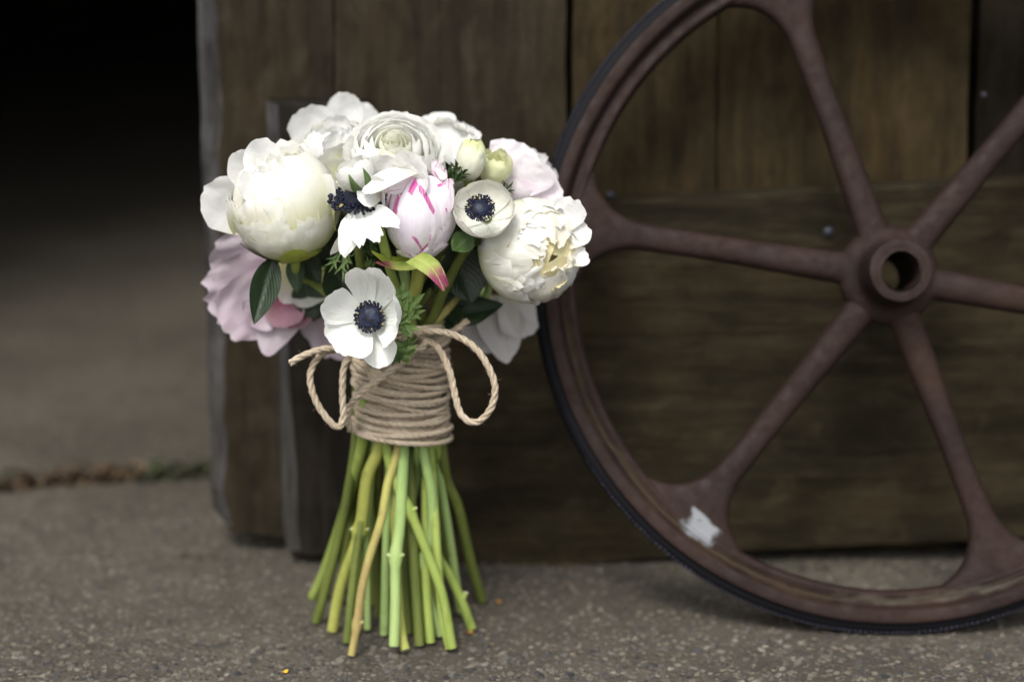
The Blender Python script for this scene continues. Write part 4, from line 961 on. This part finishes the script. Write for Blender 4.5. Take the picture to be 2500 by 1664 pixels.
# 12 front anemone, in focus
f13 = new_flower('anemone', 'sharp white anemone with a big navy centre, hanging lowest in front of the twine', 'anemone', 8, GA)
O = P(903, 776, 1.232); a = V((-.16, -.93, .22)).normalized(); h = Head(O, a)
def apet(x1, y1, wpx, y1d, sd, bend=.10, cup=.9, x0=None, y0=None, mat='anem', **kw):
    dx, dy = x1 - 903, y1 - 776; L = math.hypot(dx, dy); b = P(903 + dx / L * 20, 776 + dy / L * 20, 1.236)
    free('petal', b, P(x1, y1, y1d), (a.x, a.y, a.z), wpx * K, mat, f13, bend=bend, cup=cup, seed=sd, base=.36, um=.72, **kw)
apet(866, 654, 84, 1.216, 1.0, .16, 1.3, notch=.07, pt=.35)              # upper left, behind
apet(930, 664, 100, 1.202, 2.0, .20, 1.5, pt=.25)                         # upper right hood
apet(966, 752, 96, 1.198, 3.0, .22, 1.6, pt=.3)                          # right, standing forward
apet(790, 738, 100, 1.214, 4.0, .12, .8, notch=.07)                       # left
apet(796, 818, 100, 1.218, 5.0, .11, .7, notch=.04)                       # lower left, behind
apet(842, 870, 104, 1.206, 6.0, .13, .9, notch=.06)                      # bottom
apet(960, 828, 78, 1.202, 7.0, .16, 1.2)                                  # lower right front
apet(938, 896, 96, 1.224, 8.0, .06, .6, pt=.34)                          # bottom right
anemone_centre(f13, P(903, 773, 1.229), a, 30 * K, .72, 1.27, 190, 21, .22, asz=.075)
make_stem(8, f13, O - a * .010, a, [P(930, 760, 1.262), P(945, 800, 1.272)])
W5 = ((-40, .8), (-14, 1.0), (12, .95), (38, .7))
frill(P(962, 775, 1.242), P(1020, 690, 1.232), (.1, -1, .3), f13, 'frill', seed=1.0, wide=.50, curl=.1, teeth=3, lobes=W5)
frill(P(968, 778, 1.241), P(1034, 744, 1.230), (.1, -1, .3), f13, 'frill', seed=2.0, wide=.42, curl=.1, teeth=2, lobes=((-16, .8), (6, 1.0), (30, .7)))
frill(P(965, 790, 1.241), P(1028, 800, 1.230), (.1, -1, .3), f13, 'frill', seed=3.0, wide=.52, curl=.1, teeth=2, lobes=((-28, .85), (-4, 1.0), (22, .7)))
frill(P(965, 842, 1.242), P(1034, 868, 1.228), (.1, -.9, .5), f13, 'frill', seed=4.0, wide=.48, curl=.3, teeth=2, lobes=((-24, .9), (0, 1.0), (25, .8)))
frill(P(960, 840, 1.246), P(985, 892, 1.236), (.1, -1, .1), f13, 'frill_d', seed=5.0, wide=.5, curl=.2)
frill(P(905, 665, 1.250), P(895, 622, 1.246), (.2, -1, .1), f13, 'frill', seed=6.0, wide=.34, curl=.15, lobes=((-25, .8), (0, 1.0), (20, .7)))

# 13 blush peony hanging at the lower left back
f14 = new_flower('peony', 'blush pink peony hanging low at the left back behind a dark leaf', 'peony', 21, GK)
free('petal', P(690, 660, 1.342), P(512, 640, 1.322), (-.15, -1, .05), .048, 'pink', f14, bend=.10, cup=.8, seed=1.0, base=.6, pt=.2, ruf=.0045, edge=.0012, notch=.08)
free('petal', P(700, 680, 1.340), P(508, 730, 1.318), (-.15, -1, -.1), .052, 'pink', f14, bend=.10, cup=.7, seed=2.0, base=.55, pt=.25, ruf=.0055, edge=.0014, notch=.09)
free('petal', P(690, 680, 1.336), P(545, 800, 1.314), (-.1, -1, -.2), .044, 'pink', f14, bend=.12, cup=.6, seed=3.0, base=.55, pt=.22, ruf=.0045, edge=.0012, notch=.08)
free('petal', P(710, 690, 1.330), P(648, 868, 1.316), (.1, -1, -.2), .040, 'pink', f14, bend=.10, cup=1.2, seed=4.0, base=.6, pt=.6, q=1.6)
free('petal', P(725, 680, 1.336), P(715, 800, 1.322), (-.1, -1, .1), .036, 'pink_in', f14, bend=.14, cup=1.4, seed=5.0, base=.6)
free('petal', P(690, 720, 1.324), P(700, 800, 1.316), (0, -1, .4), .030, 'pink_in', f14, bend=.2, cup=1.6, seed=6.0)
free('petal', P(650, 740, 1.326), P(612, 790, 1.314), (.4, -1, .2), .028, 'pink', f14, bend=.1, cup=.9, seed=7.0)
free('petal', P(745, 640, 1.336), P(715, 745, 1.314), (.1, -1, .0), .044, 'peony', f14, bend=.16, cup=1.3, seed=8.0, base=.7)
free('petal', P(655, 600, 1.346), P(560, 585, 1.338), (-.1, -1, .2), .040, 'pink', f14, bend=.10, cup=.7, seed=9.0)
make_stem(21, f14, P(752, 672, 1.334), (-.6, -.3, -.1), [P(800, 700, 1.325), P(880, 770, 1.315)])
free('sepal', P(742, 690, 1.336), P(768, 782, 1.330), (.3, -1, .2), .022, 'sepal_dark', f14, bend=-.12, cup=-.8, seed=4.4, base=.7)
# 14 lavender-white flower low behind the front anemone
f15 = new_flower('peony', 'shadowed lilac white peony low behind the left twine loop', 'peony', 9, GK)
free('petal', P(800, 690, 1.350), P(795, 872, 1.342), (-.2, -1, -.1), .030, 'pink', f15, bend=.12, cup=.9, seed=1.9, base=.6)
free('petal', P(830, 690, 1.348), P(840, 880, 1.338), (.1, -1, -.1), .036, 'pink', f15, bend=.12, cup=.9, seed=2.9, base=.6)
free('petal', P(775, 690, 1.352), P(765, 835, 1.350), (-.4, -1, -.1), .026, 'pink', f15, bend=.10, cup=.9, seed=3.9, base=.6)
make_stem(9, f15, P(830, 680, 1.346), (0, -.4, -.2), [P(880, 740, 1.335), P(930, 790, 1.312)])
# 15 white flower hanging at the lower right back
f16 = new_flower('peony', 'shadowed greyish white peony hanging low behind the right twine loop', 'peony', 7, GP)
free('petal', P(1190, 730, 1.352), P(1180, 860, 1.340), (0, -1, -.1), .034, 'shade_white', f16, bend=.10, cup=.8, seed=1.8, base=.6)
free('petal', P(1215, 720, 1.350), P(1236, 886, 1.334), (.1, -1, -.1), .036, 'shade_white', f16, bend=.10, cup=.9, seed=2.8, base=.6, pt=.55, q=1.6)
free('petal', P(1245, 715, 1.352), P(1288, 820, 1.344), (.3, -1, -.1), .032, 'shade_white', f16, bend=.10, cup=.8, seed=3.8, base=.6)
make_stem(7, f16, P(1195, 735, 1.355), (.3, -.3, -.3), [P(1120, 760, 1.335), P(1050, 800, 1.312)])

# loose stems whose heads are buried, with dark leaves filling the middle of the bunch
gs = 'leafy stems cut for filling'
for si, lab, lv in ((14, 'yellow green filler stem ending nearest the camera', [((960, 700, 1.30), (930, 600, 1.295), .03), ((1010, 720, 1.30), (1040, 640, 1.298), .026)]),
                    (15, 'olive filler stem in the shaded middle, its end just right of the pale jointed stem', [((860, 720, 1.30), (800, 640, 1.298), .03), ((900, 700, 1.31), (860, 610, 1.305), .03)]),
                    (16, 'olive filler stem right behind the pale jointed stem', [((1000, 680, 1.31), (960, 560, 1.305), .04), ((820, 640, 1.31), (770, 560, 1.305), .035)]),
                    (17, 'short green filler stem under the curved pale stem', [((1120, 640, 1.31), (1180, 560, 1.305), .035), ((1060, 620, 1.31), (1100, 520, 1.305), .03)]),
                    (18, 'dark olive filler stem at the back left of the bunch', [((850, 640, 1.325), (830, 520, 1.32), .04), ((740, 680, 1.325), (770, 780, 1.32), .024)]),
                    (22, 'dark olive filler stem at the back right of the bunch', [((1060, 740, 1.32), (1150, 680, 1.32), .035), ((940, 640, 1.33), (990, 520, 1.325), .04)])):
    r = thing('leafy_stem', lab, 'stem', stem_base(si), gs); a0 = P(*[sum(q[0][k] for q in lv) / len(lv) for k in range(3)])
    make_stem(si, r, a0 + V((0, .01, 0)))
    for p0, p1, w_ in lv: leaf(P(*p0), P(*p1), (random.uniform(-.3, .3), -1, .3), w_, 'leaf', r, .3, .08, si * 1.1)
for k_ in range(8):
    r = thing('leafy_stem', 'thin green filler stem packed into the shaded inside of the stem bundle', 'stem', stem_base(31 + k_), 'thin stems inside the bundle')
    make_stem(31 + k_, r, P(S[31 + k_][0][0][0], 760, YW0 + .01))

# ------------------------------------------------------------------ twine
cr = .0026
def cord(pts, r=cr, pitch=.019, mb=None, ph=0.0, step=.0012):
    mb = mb or MB(); path = resample(pts, step); fr = frames(path)
    for k in range(3):
        st = []
        for i, (p, (t, a, b)) in enumerate(zip(path, fr)):
            an = 6.28318 * (i * step / pitch + k / 3) + ph; st.append(p + (a * math.cos(an) + b * math.sin(an)) * r * .46)
        rr = [r * .56 * (1 + .10 * nz(i * .11 + k * 9, ph + 3)) for i in range(len(st))]
        tube(mb, st, rr, 7)
    return mb
tw = thing('twine', 'brown jute twine wrapped round the stems and tied in a bow', 'twine', P(WX, 1090, YW0))
def reg(o): OFF[o.name] = OFF[tw.name]; return o
cx = P(979, 950, YW0).x; z0 = P(979, 806, YW0).z; z1 = P(979, 1058, YW0).z; path = []; turns = 42; g = random.Random(2)
ph = [g.uniform(0, 6.28) for _ in range(turns + 2)]; am = [g.uniform(.0008, .0068) for _ in range(turns + 2)]
for i in range(turns * 44 + 1):
    T = i / 44; k = int(T); f = T - k; th = 6.28318 * f - math.pi / 2 - 1.2
    u = T / turns; zz = z0 + (z1 - z0) * u
    tl = (am[k] * math.cos(th - ph[k]) * (1 - smooth(.7, 1, f)) + am[k + 1] * math.cos(th - ph[k + 1]) * smooth(.7, 1, f)) + .0042 * math.cos(th - 3.0)
    rw = .0278 + .0012 * (1 - u) + .0026 * smooth(.82, 1, u) + .0010 * nz(T * 2.3, 4.4) + (.0022 if k % 2 else -.0014)
    path.append(V((cx + rw * 1.03 * math.cos(th), YW0 + rw * math.sin(th), zz + tl)))
wm = cord(catmull(path, 2), .00185, .015); under = []
for i in range(26 * 30 + 1):                        # the first layer of turns, nearly hidden under the outer one
    T = i / 30; th = 6.28318 * T + .7; u = T / 26; rw = .0252 + .0022 * smooth(.8, 1, u) + .0006 * nz(T * 1.7, 9.1)
    under.append(V((cx + rw * 1.03 * math.cos(th), YW0 + rw * math.sin(th), z0 + (z1 - z0) * u + .002 * math.cos(th - 2.0 + T * .4))))
cord(under, .0019, .015, mb=wm, step=.002)
wr = reg(wm.build('wrap', M['jute'], tw))
def bow(name, pts, lab=None, r=.00235):
    o = reg(cord(catmull([P(*p) for p in pts], 12), r, ph=len(pts)).build(name, M['jute'], tw))
    if lab: o['label'] = lab
    return o
bow('bow_loop', [(985, 822, 1.266), (1040, 808, 1.258), (1110, 818, 1.252), (1168, 858, 1.248), (1206, 930, 1.244), (1203, 985, 1.242), (1178, 1022, 1.242), (1150, 1030, 1.243), (1124, 1008, 1.245), (1110, 960, 1.249), (1097, 905, 1.254), (1070, 850, 1.259), (1030, 822, 1.263)], 'large right loop of the bow')
bow('bow_loop', [(905, 845, 1.266), (850, 852, 1.262), (800, 856, 1.257), (768, 885, 1.253), (757, 925, 1.250), (772, 980, 1.248), (802, 1025, 1.246), (826, 1042, 1.246), (838, 1015, 1.248), (836, 950, 1.252), (842, 890, 1.258), (868, 850, 1.263)], 'pointed left loop of the bow')
bow('loose_end', [(900, 838, 1.263), (840, 850, 1.256), (790, 852, 1.250), (745, 866, 1.245), (708, 886, 1.241)], 'cut twine end sticking out left')
bow('loose_end', [(1100, 812, 1.290), (1120, 800, 1.292), (1142, 782, 1.295)])
bow('crossing_strand', [(1020, 850, 1.264), (990, 880, 1.262), (940, 915, 1.261), (890, 952, 1.262), (858, 985, 1.266), (848, 1020, 1.272), (856, 1050, 1.280)], 'strand running diagonally down across the wrap')
bow('knot', [(1035, 832, 1.266), (1010, 812, 1.256), (985, 822, 1.254), (990, 848, 1.256), (1020, 852, 1.257), (1040, 834, 1.260), (1025, 815, 1.268), (1000, 818, 1.27)])
bow('crossing_strand', [(1075, 800, 1.285), (1040, 802, 1.268), (1000, 806, 1.263), (960, 815, 1.264), (920, 835, 1.268), (890, 860, 1.272)])
mb = MB(); g = random.Random(8)
srcs = [o for o in bpy.data.objects if o.parent == tw]
for o in srcs:
    vv = o.data.vertices; cnt = 420 if o.name == 'wrap' else 34
    for _ in range(cnt):
        q = vv[g.randrange(len(vv))]; p = q.co + OFF[tw.name]; d = (q.normal + V((g.uniform(-1, 1), g.uniform(-1, 1), g.uniform(-1, 1))) * .9).normalized(); L = g.uniform(.0012, .0040)
        e = V((g.uniform(-1, 1), g.uniform(-1, 1), g.uniform(-1, 1))) * L * .35
        tube(mb, [p, p + d * L * .5 + e * .4, p + d * L + e], [.00011, .00009, .00005], 3, caps=False)
tag(reg(mb.build('fibres', M['jute'], tw)), kind='stuff')
